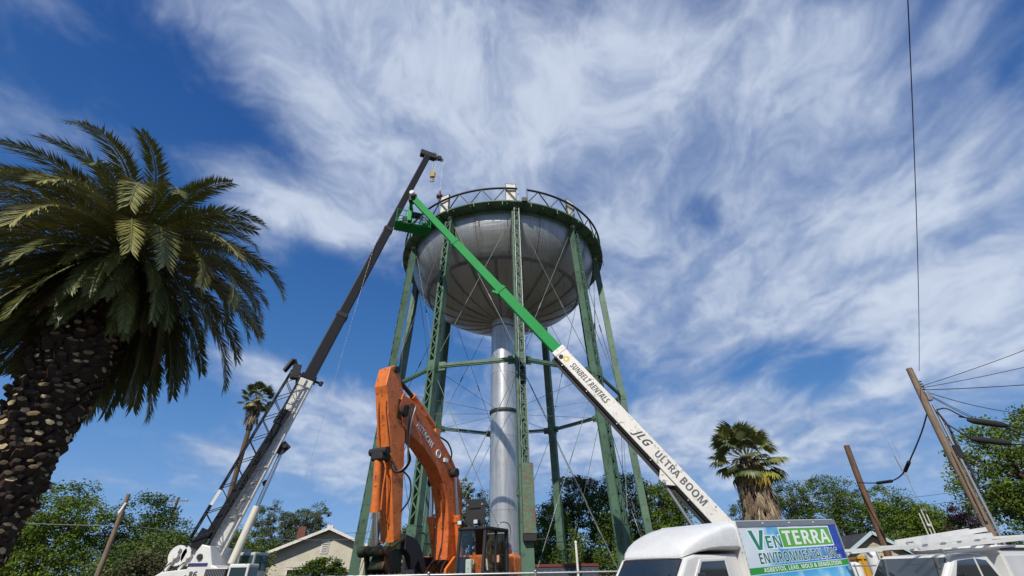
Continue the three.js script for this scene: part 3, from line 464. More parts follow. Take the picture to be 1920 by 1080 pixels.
// ------------------------------------------------------------------ excavator (x forward, z to its right side)
{
  const t = thing('excavator', 'orange tracked excavator with raised boom and black cab', 'excavator', -2.867, 0, -19.64, Math.atan2(-0.893, -0.45));
  const boomPts = [[3.43, 7.35], [2.86, 7.24], [2.26, 7.01], [1.45, 6.52], [0.71, 6.13], [0, 5.62], [-0.4, 5.22], [-0.72, 4.7], [-0.87, 4.34], [-0.94, 3.44], [-0.87, 2.4], [-0.5, 1.75], [0, 2.05], [0, 3.03], [0.08, 3.6], [0.22, 4.07], [0.54, 4.63], [1.03, 5.14], [2.0, 5.71], [2.79, 5.98], [3.22, 6.17], [3.6, 6.8]];
  const boom = new G().ext(boomPts, 0.62, M4().setPosition(0, 0, -0.31), 0.025).build('boom', M.orangeDeep, t);
  const stickPts = [[4.26, 8.11], [4.02, 8.28], [3.86, 8.22], [3.66, 7.95], [3.36, 7.38], [3.12, 6.5], [3.0, 5.67], [2.79, 3.8], [2.69, 2.6], [3.04, 2.5], [3.26, 3.4], [3.76, 5.52], [4.05, 6.43], [4.24, 7.12], [4.36, 7.4]];
  const stick = new G().ext(stickPts, 0.56, M4().setPosition(0, 0, -0.26), 0.025).build('stick', M.orange, t);
  new G().tube(V(3.30, 6.72, -0.45), V(3.30, 6.72, 0.45), 0.21, 0.21, 18).build('stick_pin', M.blackMatte, t);
  new G().box(0.55, 0.7, 0.03, 3.35, 6.75, -0.29).build('grease_plate', M.greasy, stick);
  new G().tube(V(3.95, 8.12, -0.34), V(3.95, 8.12, 0.34), 0.13, 0.13, 14).build('stick_tail_pin', M.blackMatte, stick);
  for (const z of [-0.2, 0.14]) new G().path([V(4.22, 6.9, z), V(4.16, 6.5, z), V(4.0, 5.9, z * 1.2), V(3.9, 5.4, z * 1.3)], 0.03, 6).build('steel_pipe', M.orange, stick);
  for (const [x, z] of [[0.0, -0.1], [0.06, 0.03]]) new G().path([V(3.75 + x, 5.25, z), V(3.5 + x, 4.3, z), V(3.22 + x, 3.05, z)], 0.035, 6).build('steel_pipe', M.orange, stick);
  // stick cylinder over the boom
  new G().tube(V(1.1, 6.75, 0), V(2.55, 7.55, 0), 0.15, 0.15, 16).build('stick_cylinder', M.orange, t); new G().tube(V(2.55, 7.55, 0), V(3.85, 8.12, 0), 0.085, 0.085, 12).build('stick_rod', M.greasy, t);
  for (const [x, y, h] of [[0.95, 6.5, 0.25], [1.9, 7.0, 0.16], [2.35, 7.15, 0.14]]) new G().box(0.3, h, 0.4, x, y, 0).build('boom_lug', M.orange, boom);
  // bucket cylinder
  const bc = new G().tube(V(3.92, 5.0, 0.05), V(3.74, 3.35, 0.05), 0.135, 0.135, 18).tube(V(3.77, 3.55, 0.05), V(3.74, 3.33, 0.05), 0.165, 0.165, 18).build('bucket_cylinder', M.orange, t); new G().tube(V(3.74, 3.35, 0.05), V(3.52, 2.3, 0.05), 0.085, 0.085, 14).build('bucket_rod', M.chrome, t);
  new G().rbox(0.45, 0.42, 0.52, 3.85, 5.1, 0.03, 0.08).tube(V(3.95, 5.2, -0.36), V(3.95, 5.2, 0.4), 0.13).build('cylinder_head', M.blackMatte, t); new G().path([V(3.95, 4.95, -0.15), V(3.85, 4.7, -0.25), V(3.78, 4.0, -0.2), V(3.7, 3.4, -0.15)], 0.03, 6).build('steel_pipe', M.orange, bc);
  // linkage, quick coupler, bucket and thumb
  new G().tube(V(3.5, 2.24, -0.5), V(3.5, 2.24, 0.62), 0.14, 0.14, 16).tube(V(3.5, 2.24, -0.18), V(3.5, 2.24, 0.06), 0.17, 0.17, 16).tube(V(3.5, 2.24, 0.35), V(3.5, 2.24, 0.65), 0.165, 0.165, 16).build('link_pin', M.greasy, t);
  for (const z of [-0.4, 0.42]) new G().bar(V(3.5, 2.24, z), V(2.72, 2.62, z), 0.16, 0.07).bar(V(3.5, 2.24, z), V(3.25, 1.55, z), 0.18, 0.07).build('link_bar', M.greasy, t);
  new G().ext([[3.5, 1.75], [3.3, 2.2], [3.0, 2.35], [2.6, 2.3], [2.55, 1.7], [2.9, 1.45]], 0.6, M4().setPosition(0, 0, -0.3), 0.03).build('quick_coupler', M.greasy, t);
  const bucket = new G().ext([[3.45, 1.62], [3.5, 1.1], [3.1, 0.45], [2.4, 0.18], [1.75, 0.4], [1.62, 0.5], [2.35, 0.36], [2.9, 0.62], [3.2, 1.1], [2.6, 1.5], [2.5, 1.62]], 1.1, M4().setPosition(0, 0, -0.55), 0.02).build('bucket', M.greasy, t);
  for (let i = 0; i < 5; i++) new G().bar(V(1.72, 0.45, -0.45 + i * 0.225), V(1.42, 0.62, -0.45 + i * 0.225), 0.1, 0.07).build('bucket_tooth', M.steel, bucket);
  new G().ext([[2.75, 2.75], [2.1, 2.62], [1.75, 2.25], [1.45, 1.72], [1.62, 1.62], [1.95, 2.0], [2.15, 1.75], [2.4, 2.1], [2.7, 2.3]], 0.28, M4().setPosition(0, 0, -0.5), 0.03).build('thumb', M.blackMatte, t);
  // hydraulic hoses at the elbow
  const hz = -0.36; for (const [o, r] of [[0, 0.032], [0.07, 0.03], [0.13, 0.026]]) new G().path([V(2.9 - o, 7.1 - o * 0.6, hz), V(3.2 - o, 6.9, hz - 0.16 - o), V(3.3 - o, 6.2 - o, hz - 0.2), V(3.1, 5.4 - o, hz - 0.16), V(2.85 + o, 5.05 - o * 0.5, hz - 0.1), V(3.0 + o, 4.7, hz + 0.02), V(3.3 + o, 4.62, hz + 0.05), V(3.62, 4.9, hz + 0.08)], r, 7).build('hose', o > 0.1 ? M.steel : M.rubber, t);
  new G().path([V(3.1, 4.7, hz), V(2.75, 4.4, hz - 0.1), V(2.72, 3.8, hz - 0.12), V(2.95, 3.4, hz)], 0.03, 6).build('hose', M.rubber, t);
  new G().path([V(0.85, 6.3, hz + 0.1), V(0.45, 6.15, hz), V(0.2, 5.75, hz - 0.05), V(0.16, 5.45, hz + 0.05)], 0.035, 6).build('hose', M.rubber, t);
  new G().path([V(1.3, 6.45, -0.1), V(0.5, 6.05, -0.15), V(-0.2, 5.5, -0.1), V(-0.85, 4.5, -0.1), V(-1.0, 3.3, -0.1)], 0.04, 6).path([V(1.3, 6.5, 0.1), V(0.5, 6.1, 0.1), V(-0.2, 5.55, 0.1), V(-0.9, 4.5, 0.1), V(-1.03, 3.3, 0.1)], 0.04, 6).build('boom_pipe', M.orangeDeep, boom);
  // boom cylinders
  for (const [x0, y0, x1, y1, x2, y2, z] of [[-0.5, 1.75, 0.14, 3.48, 0.2, 4.75, 0.47], [-0.66, 1.87, -0.3, 3.5, 0.01, 5.05, -0.47]]) { const c = new G().tube(V(x0, y0, z), V(x1, y1, z), 0.125, 0.125, 18).tube(V(mix(x0, x1, 0.88), mix(y0, y1, 0.88), z), V(x1, y1 + 0.04, z), 0.16, 0.16, 18).build('boom_cylinder', M.orange, t); new G().tube(V(x1, y1, z), V(x2, y2, z), 0.07, 0.07, 12).build('boom_rod', M.chrome, c); new G().tube(V(x2, y2, z - 0.12), V(x2, y2, z + 0.12), 0.17, 0.17, 16).build('rod_eye', M.blackMatte, c); }
  new G().rbox(0.24, 0.16, 0.1, 0.52, 5.45, -0.36, 0.02).build('work_lamp', M.lamp, boom);
  const td = V(-0.86, -0.5, 0).normalize(), tz = V(0, 0, -1), tmm = M4().makeBasis(td, V().crossVectors(tz, td), tz); tmm.setPosition(2.50, 6.36, -0.312);
  part('maker_lettering', lettering('HITACHI', 0.235, 0.008, tmm, 0, 0.95)[0], M.textWhite, boom);
  new G().add(new THREE.TorusGeometry(0.14, 0.03, 6, 24), M4().setPosition(0.98, 5.62, -0.312)).box(0.07, 0.14, 0.02, 0.98, 5.62, -0.312).build('emblem', M.textWhite, boom);
  // boom foot brackets, house, counterweight
  for (const z of [-0.42, 0.42]) new G().ext([[-1.2, 1.1], [-1.0, 2.0], [-0.7, 2.2], [-0.3, 2.15], [0.25, 1.75], [0.3, 1.1]], 0.1, M4().setPosition(0, 0, z - 0.05), 0.01).build('boom_bracket', M.orange, t);
  for (const [z, x] of [[-0.3, 0.1], [-0.12, 0.25], [0.16, 0.2]]) new G().path([V(x - 0.3, 1.5, z), V(x - 0.1, 2.0, z), V(x + 0.2, 1.75, z), V(x + 0.25, 1.3, z)], 0.035, 6).build('hose', M.rubber, t);
  const house = new G().rbox(2.6, 1.0, 2.9, -2.0, 1.7, 0, 0.08).build('house', M.orangeDeep, t);
  new G().rbox(0.9, 1.15, 2.95, -3.55, 1.72, 0, 0.22).build('counterweight', M.orange, t);
  new G().rbox(1.4, 0.12, 1.8, -2.3, 2.24, 0.3, 0.05).build('engine_hood', M.orangeDeep, house); new G().tube(V(-2.4, 2.25, 0.9), V(-2.4, 2.75, 0.9), 0.07).build('exhaust', M.blackMatte, house);
  for (let i = 0; i < 2; i++) new G().box(0.9, 0.7, 0.02, -1.35 - i * 1.0, 1.72, -1.46).build('side_door', M.orange, house);
  new G().rbox(1.5, 0.95, 0.95, -0.35, 1.68, 1.0, 0.07).build('tool_box', M.blackMatte, t); new G().box(0.5, 0.24, 0.02, 0.0, 1.85, 1.48).box(0.02, 0.24, 0.4, 0.41, 1.9, 1.1).build('box_vent', M.black, t); new G().path([V(-0.9, 2.1, 1.4), V(-0.9, 2.95, 1.4), V(-0.3, 2.95, 1.4), V(0.1, 2.15, 1.4)], 0.025, 6).build('grab_rail', M.blackMatte, t);
  // cab
  const cx0 = -1.72, cx1 = 0.05, z0 = -1.98, z1 = -0.78, y0 = 1.15, y1 = 3.02;
  const cab = new G(); cab.rbox(cx1 - cx0, 0.5, z1 - z0, (cx0 + cx1) / 2, y0 + 0.2, (z0 + z1) / 2, 0.05).rbox(cx1 - cx0 + 0.05, 0.12, z1 - z0 + 0.04, (cx0 + cx1) / 2, y1, (z0 + z1) / 2, 0.05);
  for (const z of [z0 + 0.05, z1 - 0.05]) { cab.bar(V(cx1 + 0.12, y0 + 0.1, z), V(cx1 - 0.08, y1, z), 0.10, 0.10); cab.bar(V(cx0 + 0.06, y0, z), V(cx0 + 0.06, y1, z), 0.12, 0.12); cab.bar(V(-0.78, y0, z), V(-0.82, y1, z), 0.09, 0.08); }
  const cabM = cab.build('cab', M.blackMatte, t);
  new G().bar(V(cx1 + 0.1, y0 + 0.4, (z0 + z1) / 2), V(cx1 - 0.05, y1 - 0.06, (z0 + z1) / 2), 0.012, z1 - z0 - 0.2, V(0, 0, 1)).build('windscreen', M.glass, cabM);
  for (const [x, w] of [[-0.4, 0.68], [-1.22, 0.74]]) for (const z of [z0 + 0.05, z1 - 0.05]) new G().box(w, y1 - y0 - 0.52, 0.012, x, (y0 + y1) / 2 + 0.2, z).build('side_window', M.glass, cabM);
  new G().box(0.012, 0.75, z1 - z0 - 0.25, cx0 + 0.05, 2.55, (z0 + z1) / 2).build('rear_window', M.tint, cabM); new G().box(0.04, 1.05, z1 - z0 - 0.14, cx0 + 0.06, 1.66, (z0 + z1) / 2).build('rear_wall', M.blackMatte, cabM); new G().box(cx1 - cx0 - 0.1, 0.75, 0.03, (cx0 + cx1) / 2, 1.75, z1 - 0.07).build('side_wall', M.blackMatte, cabM); new G().box(0.5, 1.25, 0.03, -1.4, 2.35, z1 - 0.07).build('rear_quarter', M.blackMatte, cabM);
  new G().rbox(0.5, 0.14, 0.5, -0.95, 1.75, -1.4, 0.06).rbox(0.14, 0.75, 0.48, -1.22, 2.1, -1.4, 0.06).rbox(0.1, 0.24, 0.28, -1.26, 2.58, -1.4, 0.05).build('seat', M.rubber, cabM); new G().rbox(0.12, 0.5, 0.25, -0.35, 1.8, -1.05, 0.04).tube(V(-0.6, 1.7, -1.7), V(-0.55, 2.05, -1.68), 0.03).tube(V(-0.6, 1.7, -1.1), V(-0.55, 2.05, -1.12), 0.03).box(0.16, 0.22, 0.02, -0.15, 2.35, -1.85).build('console', M.panel, cabM);
  new G().path([V(-0.75, 3.1, z0 - 0.02), V(-0.8, 3.22, z0 - 0.12), V(-1.5, 3.22, z0 - 0.14), V(-1.68, 3.0, z0 - 0.12), V(-1.7, 2.6, z0 - 0.06)], 0.022, 6).build('grab_rail', M.galv, cabM);
  const gd = new G().rbox(0.06, 0.88, 0.86, -0.05, 3.58, -1.46, 0.02).build('roof_guard', M.blackMatte, cabM); for (const z of [-1.78, -1.14]) new G().box(0.03, 0.07, 0.08, -0.005, 3.82, z).build('guard_clip', M.galv, gd); new G().box(0.03, 0.03, 0.5, -0.005, 3.7, -1.46).build('guard_handle', M.black, gd);
  for (const z of [-1.62, -0.92]) { const l = new G().rbox(0.16, 0.17, 0.2, 0.1, 3.22, z, 0.03).build('work_lamp', M.blackMatte, cabM); new G().rbox(0.03, 0.13, 0.16, 0.19, 3.22, z, 0.01).build('lamp_lens', M.lamp, l); }
  new G().box(0.03, 0.22, 0.16, -0.82, 2.05, z0 - 0.005).build('door_notice', mat([0.6, 0.3, 0.2], 0.5), cabM);
  // pink plastic bundle lies on the engine cover
  for (const s of [-1, 1]) { const tr = new G(), pts = []; for (let i = 0; i <= 10; i++) { const q = -Math.PI / 2 + i * Math.PI / 10; pts.push([1.9 + 0.45 * Math.cos(q) - 1.2, 0.5 + 0.45 * Math.sin(q)]); } for (let i = 0; i <= 10; i++) { const q = Math.PI / 2 + i * Math.PI / 10; pts.push([-1.9 + 0.45 * Math.cos(q) - 1.2, 0.5 + 0.45 * Math.sin(q)]); } tr.ext(pts, 0.6, M4().setPosition(0, 0, s * 1.15 - 0.3), 0.02); const tm = tr.build('track', M.rubber, t); for (let i = 0; i < 19; i++) new G().box(0.17, 0.05, 0.62, -3.05 + i * 0.205, 0.965, s * 1.15).build('track_shoe', M.greasy, tm); }
  new G().rbox(2.6, 0.5, 1.8, -1.2, 0.75, 0, 0.05).tube(V(-1.2, 0.95, 0), V(-1.2, 1.2, 0), 0.75, 0.75, 24).build('undercarriage', M.blackMatte, t);
}
{ // pink bundle on the excavator
  const g = new THREE.SphereGeometry(1, 18, 12), p = g.attributes.position; for (let i = 0; i < p.count; i++) { const n = 0.75 + 0.5 * fbm(p.getX(i) * 2 + 4, p.getY(i) * 2 + p.getZ(i) * 1.7, 3, 77); p.setXYZ(i, p.getX(i) * 0.36 * n, Math.max(-0.1, p.getY(i) * 0.36 * n), p.getZ(i) * 0.3 * n); } g.computeVertexNormals();
  const o = part('plastic_bundle', g, mat([0.62, 0.26, 0.26], 0.5)); o.position.set(-0.55, 2.33, -20.72); tag(o, 'pink plastic bundle lying behind the excavator cab', 'bundle');
}

// ------------------------------------------------------------------ chain-link fence in front of the yard
function fence(label, x0, x1, z, top, proud) {
  const t = thing('chain_link_fence', label, 'fence', (x0 + x1) / 2, 0, z), c = (x0 + x1) / 2, n = Math.max(1, Math.round((x1 - x0) / 3.1));
  new G().tube(V(x0 - c, top, 0), V(x1 - c, top, 0), 0.024, 0.024, 8).build('top_rail', M.galv, t);
  for (let i = 0; i <= n; i++) { const x = mix(x0, x1, i / n) - c, p = new G().tube(V(x, 0, 0.035), V(x, top + 0.03, 0.035), 0.03, 0.03, 8).build('post', M.galv, t); new G().add(new THREE.SphereGeometry(0.036, 8, 6), M4().setPosition(x, top + 0.04, 0.035)).build('post_cap', M.galv, p); }
  const w = new G(), d = 0.075, h0 = 0.06, h1 = top + proud, rows = Math.floor((h1 - h0) / d), proto = [[], []];
  for (let k = 0; k < 2; k++) for (let r = 0; r < rows; r++) { const s = (r % 2) ^ k ? 1 : -1; proto[k].push(new G().tube(V(-s * d / 2, h0 + r * d, -0.03 + s * 0.004), V(s * d / 2, h0 + (r + 1) * d, -0.03 - s * 0.004), 0.0026, 0.0026, 3, true).geo()); }
  const pg = proto.map(a => mergeGeometries(a)), im = new THREE.InstancedMesh(pg[0], M.galv, Math.floor((x1 - x0) / d)); for (let i = 0; i < im.count; i++) im.setMatrixAt(i, M4().makeScale(i % 2 ? -1 : 1, 1, i % 2 ? -1 : 1).setPosition(x0 - c + (i + 0.5) * d, 0, i % 2 ? -0.06 : 0));
  im.name = 'wire_mesh'; im.userData.kind = 'stuff'; im.castShadow = true; t.add(im);
}
fence('chain-link fence with a plain top rail in front of the crane', -30, -5.15, -13.3, 1.60, 0);
fence('chain-link fence with raised wire ends in front of the excavator', -4.85, 3.1, -13.3, 1.585, 0.07);

// ------------------------------------------------------------------ box truck
const darkGlass = mat([0.018, 0.026, 0.03], 0.04, 0, null, { clearcoat: 1, clearcoatRoughness: 0.02 });
function wheel(t, x, y, z, r, w, m = M.white) { const q = new G().add(new THREE.TorusGeometry(r - w * 0.3, w * 0.32, 10, 28), M4().makeScale(1, 1, 1.5).setPosition(x, y, z)).tube(V(x, y, z - w * 0.45), V(x, y, z + w * 0.45), r * 0.7, r * 0.7, 22).build('tyre', M.rubber, t); new G().tube(V(x, y, z - w * 0.5), V(x, y, z + w * 0.5), r * 0.5, r * 0.5, 18).build('rim', m, q); }
{
  const t = thing('box_truck', 'white box truck with a blue and green company sign on its side', 'truck', 4.97, 0, -11.5, 0.561), tilt = M4().makeTranslation(0, 0.75, 0).multiply(M4().makeRotationZ(0.042)).multiply(M4().makeTranslation(0, -0.75, 0));
  const W = 2.2, Lb = 4.3, roof = 2.49;
  const box = new G().box(Lb, roof - 0.78, W - 0.04, Lb / 2, (roof + 0.78) / 2, -W / 2, tilt).build('cargo_box', M.white, t);
  new G().rbox(Lb + 0.02, 0.13, 0.06, Lb / 2, roof - 0.05, -0.005, 0.02, tilt).build('roof_rail', M.steel, box); new G().box(Lb, 0.03, W - 0.06, Lb / 2, roof + 0.012, -W / 2, tilt).build('roof_sheet', M.gel, box);
  new G().rbox(0.05, roof - 0.85, 0.05, 0.012, (roof + 0.75) / 2, -0.005, 0.012, tilt).build('corner_post', M.white, box); new G().rbox(0.06, roof - 0.85, 0.05, Lb + 0.0, (roof + 0.75) / 2, -0.005, 0.015, tilt).build('corner_post', M.galv, box); new G().rbox(Lb, 0.12, 0.05, Lb / 2, 0.80, -0.005, 0.015, tilt).build('lower_rail', M.galv, box);
  const rv = new G(); for (let i = 0; i < 12; i++) rv.add(new THREE.SphereGeometry(0.013, 6, 4), M4().setPosition(0.03, 0.95 + i * 0.12, 0.022).premultiply(tilt)); rv.build('rivet_row', M.galv, box).userData.kind = 'stuff'; for (const x of [1.0, 2.1, 3.2]) new G().rbox(0.05, 0.03, 0.03, x, roof - 0.04, 0.025, 0.008, tilt).build('marker_lamp', M.lamp, box);
  // the printed sign
  const cv = document.createElement('canvas'); cv.width = 2048; cv.height = 768; const x = cv.getContext('2d');
  const bg = x.createLinearGradient(0, 0, 2048, 0); bg.addColorStop(0, '#dfe6ea'); bg.addColorStop(0.16, '#cfdfe9'); bg.addColorStop(0.26, '#4aa3dd'); bg.addColorStop(0.5, '#2f8fd6'); bg.addColorStop(0.80, '#1763c4'); bg.addColorStop(0.88, '#0d3fae'); bg.addColorStop(1, '#0a36a4'); x.fillStyle = bg; x.fillRect(0, 0, 2048, 768);
  const R = rng(5); for (let i = 0; i < 90; i++) { const cx = R() * 1700, cy = R() * 330, r = 30 + R() * 110, gr = x.createRadialGradient(cx, cy, 0, cx, cy, r); gr.addColorStop(0, 'rgba(235,245,250,0.30)'); gr.addColorStop(1, 'rgba(235,245,250,0)'); x.fillStyle = gr; x.fillRect(cx - r, cy - r, 2 * r, 2 * r); }
  const lo = x.createLinearGradient(0, 430, 0, 768); lo.addColorStop(0, '#3fa4e0'); lo.addColorStop(0.5, '#7cc0e8'); lo.addColorStop(1, '#2a7cc4'); x.fillStyle = lo; x.fillRect(0, 430, 2048, 338);
  for (let i = 0; i < 60; i++) { const cx = R() * 2048, cy = 470 + R() * 260, r = 20 + R() * 90, gr = x.createRadialGradient(cx, cy, 0, cx, cy, r); gr.addColorStop(0, 'rgba(230,244,252,0.35)'); gr.addColorStop(1, 'rgba(230,244,252,0)'); x.fillStyle = gr; x.fillRect(cx - r, cy - r, 2 * r, 2 * r); }
  const txt = (s, px, py, size, w, fill, stroke, lw) => { x.save(); x.font = `bold ${size}px sans-serif`; const m = x.measureText(s).width; x.translate(px, py); x.scale(w / m, 1); if (stroke) { x.strokeStyle = stroke; x.lineWidth = lw; x.lineJoin = 'round'; x.strokeText(s, 0, 0); } x.fillStyle = fill; x.fillText(s, 0, 0); x.restore(); };
  x.fillStyle = '#eef5f5'; x.fillRect(735, 22, 1130, 218); x.fillStyle = '#5fae3a'; x.fillRect(752, 36, 1096, 190);
  txt('V', 150, 235, 265, 285, '#1c8468', '#eef6f6', 26); txt('EN', 415, 226, 170, 345, '#1c8468', '#eef6f6', 22); txt('TERRA', 790, 206, 205, 1020, '#f4f8f0');
  txt('ENVIRONMENTAL,INC.', 215, 366, 142, 1720, '#0a5f4f', '#f0f8fa', 12);
  x.fillStyle = '#bfe6ee'; x.fillRect(0, 386, 2048, 76); x.fillStyle = '#2f9a3c'; x.fillRect(0, 394, 2048, 60); txt('ASBESTOS, LEAD, MOLD & DEMOLITION', 250, 442, 56, 1640, '#f5f8f2', '#1d6a2c', 2);
  const ct = new THREE.CanvasTexture(cv); ct.colorSpace = THREE.SRGBColorSpace; ct.anisotropy = 8;
  const pl = new THREE.BoxGeometry(Lb - 0.1, 1.58, 0.008), pm = part('sign_panel', pl, mat([0.92, 0.92, 0.92], 0.35, 0, ct, { clearcoat: 0.3 }), box); { const uv = pl.attributes.uv, nn = pl.attributes.normal; for (let i = 0; i < uv.count; i++) if (nn.getZ(i) < 0.5) uv.setXY(i, 0.001, 0.001); } pm.applyMatrix4(tilt.clone().multiply(M4().makeTranslation(Lb / 2, 1.615, 0.004)));
  // moulded nose over the cab
  const secs = [[0.0, 2.495, 1.93, 1.10, 0.02], [-0.10, 2.50, 1.93, 1.10, 0.05], [-0.35, 2.49, 1.93, 1.095, 0.10], [-0.65, 2.44, 1.93, 1.08, 0.16], [-0.95, 2.36, 1.92, 1.05, 0.2], [-1.25, 2.25, 1.89, 1.0, 0.22], [-1.5, 2.12, 1.84, 0.93, 0.2], [-1.68, 1.98, 1.80, 0.86, 0.14], [-1.75, 1.88, 1.79, 0.8, 0.07]], pos = [], idx = [], NS = 48;
  for (const [sx, yt, yb, hw, r] of secs) for (let i = 0; i < NS; i++) { const q = i / NS * Math.PI * 2, e = 0.32 + 0.25 * Math.min(1, -sx), cx = Math.sign(Math.cos(q)) * Math.pow(Math.abs(Math.cos(q)), e), cy = Math.sign(Math.sin(q)) * Math.pow(Math.abs(Math.sin(q)), cy0(q, e)); pos.push(sx, (yt + yb) / 2 + cy * (yt - yb) / 2, -W / 2 + cx * hw); }
  function cy0(q, e) { return Math.sin(q) > 0 ? e : 0.22; }
  for (let s = 0; s < secs.length - 1; s++) for (let i = 0; i < NS; i++) { const j = (i + 1) % NS, p = s * NS + i, q = s * NS + j; idx.push(p, q, p + NS, q, q + NS, p + NS); }
  const cI = pos.length / 3; pos.push(-1.77, 1.83, -W / 2); const l0 = (secs.length - 1) * NS; for (let i = 0; i < NS; i++) idx.push(l0 + i, l0 + (i + 1) % NS, cI);
  const ng = new THREE.BufferGeometry(); ng.setAttribute('position', new THREE.Float32BufferAttribute(pos, 3)); ng.setIndex(idx); ng.computeVertexNormals();
  const nose = part('nose_cone', new G().add(ng).geo(), M.gel, t);
  new G().box(0.035, 0.6, 0.03, -0.01, 2.2, 0.004, tilt).build('nose_flange', M.gel, nose);
  // cab
  const cab = new G().ext([[-3.0, 0.55], [-3.05, 0.95], [-2.9, 1.12], [-2.22, 1.22], [-1.72, 1.80], [-1.45, 1.86], [-0.06, 1.88], [-0.06, 0.5]], 1.9, M4().setPosition(0, 0, -2.05), 0.05).build('cab', M.white, t);
  new G().bar(V(-2.17, 1.27, -1.1), V(-1.745, 1.765, -1.1), 0.03, 1.66, V(0, 0, 1)).build('windscreen', darkGlass, cab); new G().box(0.03, 0.05, 0.03, -1.79, 1.69, -0.45).build('screen_sticker', M.lamp, cab);
  new G().ext([[-1.62, 1.28], [-1.3, 1.72], [-0.55, 1.74], [-0.5, 1.28]], 0.03, M4().setPosition(0, 0, -0.165), 0.01).build('side_window', darkGlass, cab); new G().ext([[-1.78, 1.24], [-1.34, 1.78], [-0.48, 1.80], [-0.42, 1.24], [-0.5, 1.24], [-0.55, 1.75], [-1.3, 1.73], [-1.66, 1.24]], 0.03, M4().setPosition(0, 0, -0.158), 0.008).build('window_frame', M.white, cab);
  new G().box(0.012, 1.0, 0.02, -0.45, 0.95, -0.148).box(0.012, 0.9, 0.02, -1.72, 0.9, -0.148).build('door_gap', M.blackMatte, cab); new G().rbox(0.16, 0.04, 0.03, -0.6, 1.12, -0.14, 0.01).build('door_handle', M.blackMatte, cab);
  const mir = new G().rbox(0.08, 0.28, 0.18, -1.68, 1.40, 0.12, 0.03).bar(V(-1.68, 1.35, -0.14), V(-1.68, 1.38, 0.05), 0.03, 0.03).build('wing_mirror', M.blackMatte, cab);
  for (const z of [-1.5, -0.75]) new G().bar(V(-2.21, 1.27, z), V(-1.98, 1.53, z + 0.32), 0.02, 0.015).build('wiper', M.blackMatte, cab);
  new G().bar(V(-2.16, 1.26, -0.255), V(-1.735, 1.765, -0.255), 0.05, 0.02, V(0, 0, 1)).build('screen_seal', M.rubber, cab); new G().bar(V(-1.735, 1.775, -1.95), V(-1.735, 1.775, -0.25), 0.03, 0.03).build('screen_seal', M.rubber, cab);
  new G().rbox(0.15, 0.3, 2.0, -3.1, 0.62, -1.1, 0.05).build('bumper', M.blackMatte, cab); new G().box(0.04, 0.3, 1.3, -3.06, 0.95, -1.1).build('grille', M.blackMatte, cab); for (const z of [-1.85, -0.35]) new G().rbox(0.06, 0.2, 0.26, -3.05, 0.95, z, 0.03).build('headlight', M.lamp, cab);
  new G().rbox(7.2, 0.18, 0.9, 0.6, 0.62, -1.1, 0.02).build('chassis', M.blackMatte, t); for (const [wx, wz] of [[-2.3, -0.3], [-2.3, -1.9], [3.2, -0.28], [3.2, -1.92]]) wheel(t, wx, 0.40, wz, 0.40, 0.26);
  new G().box(0.9, 0.5, 2.0, -0.3, 0.7, -1.1).build('cab_step', M.blackMatte, t);
}

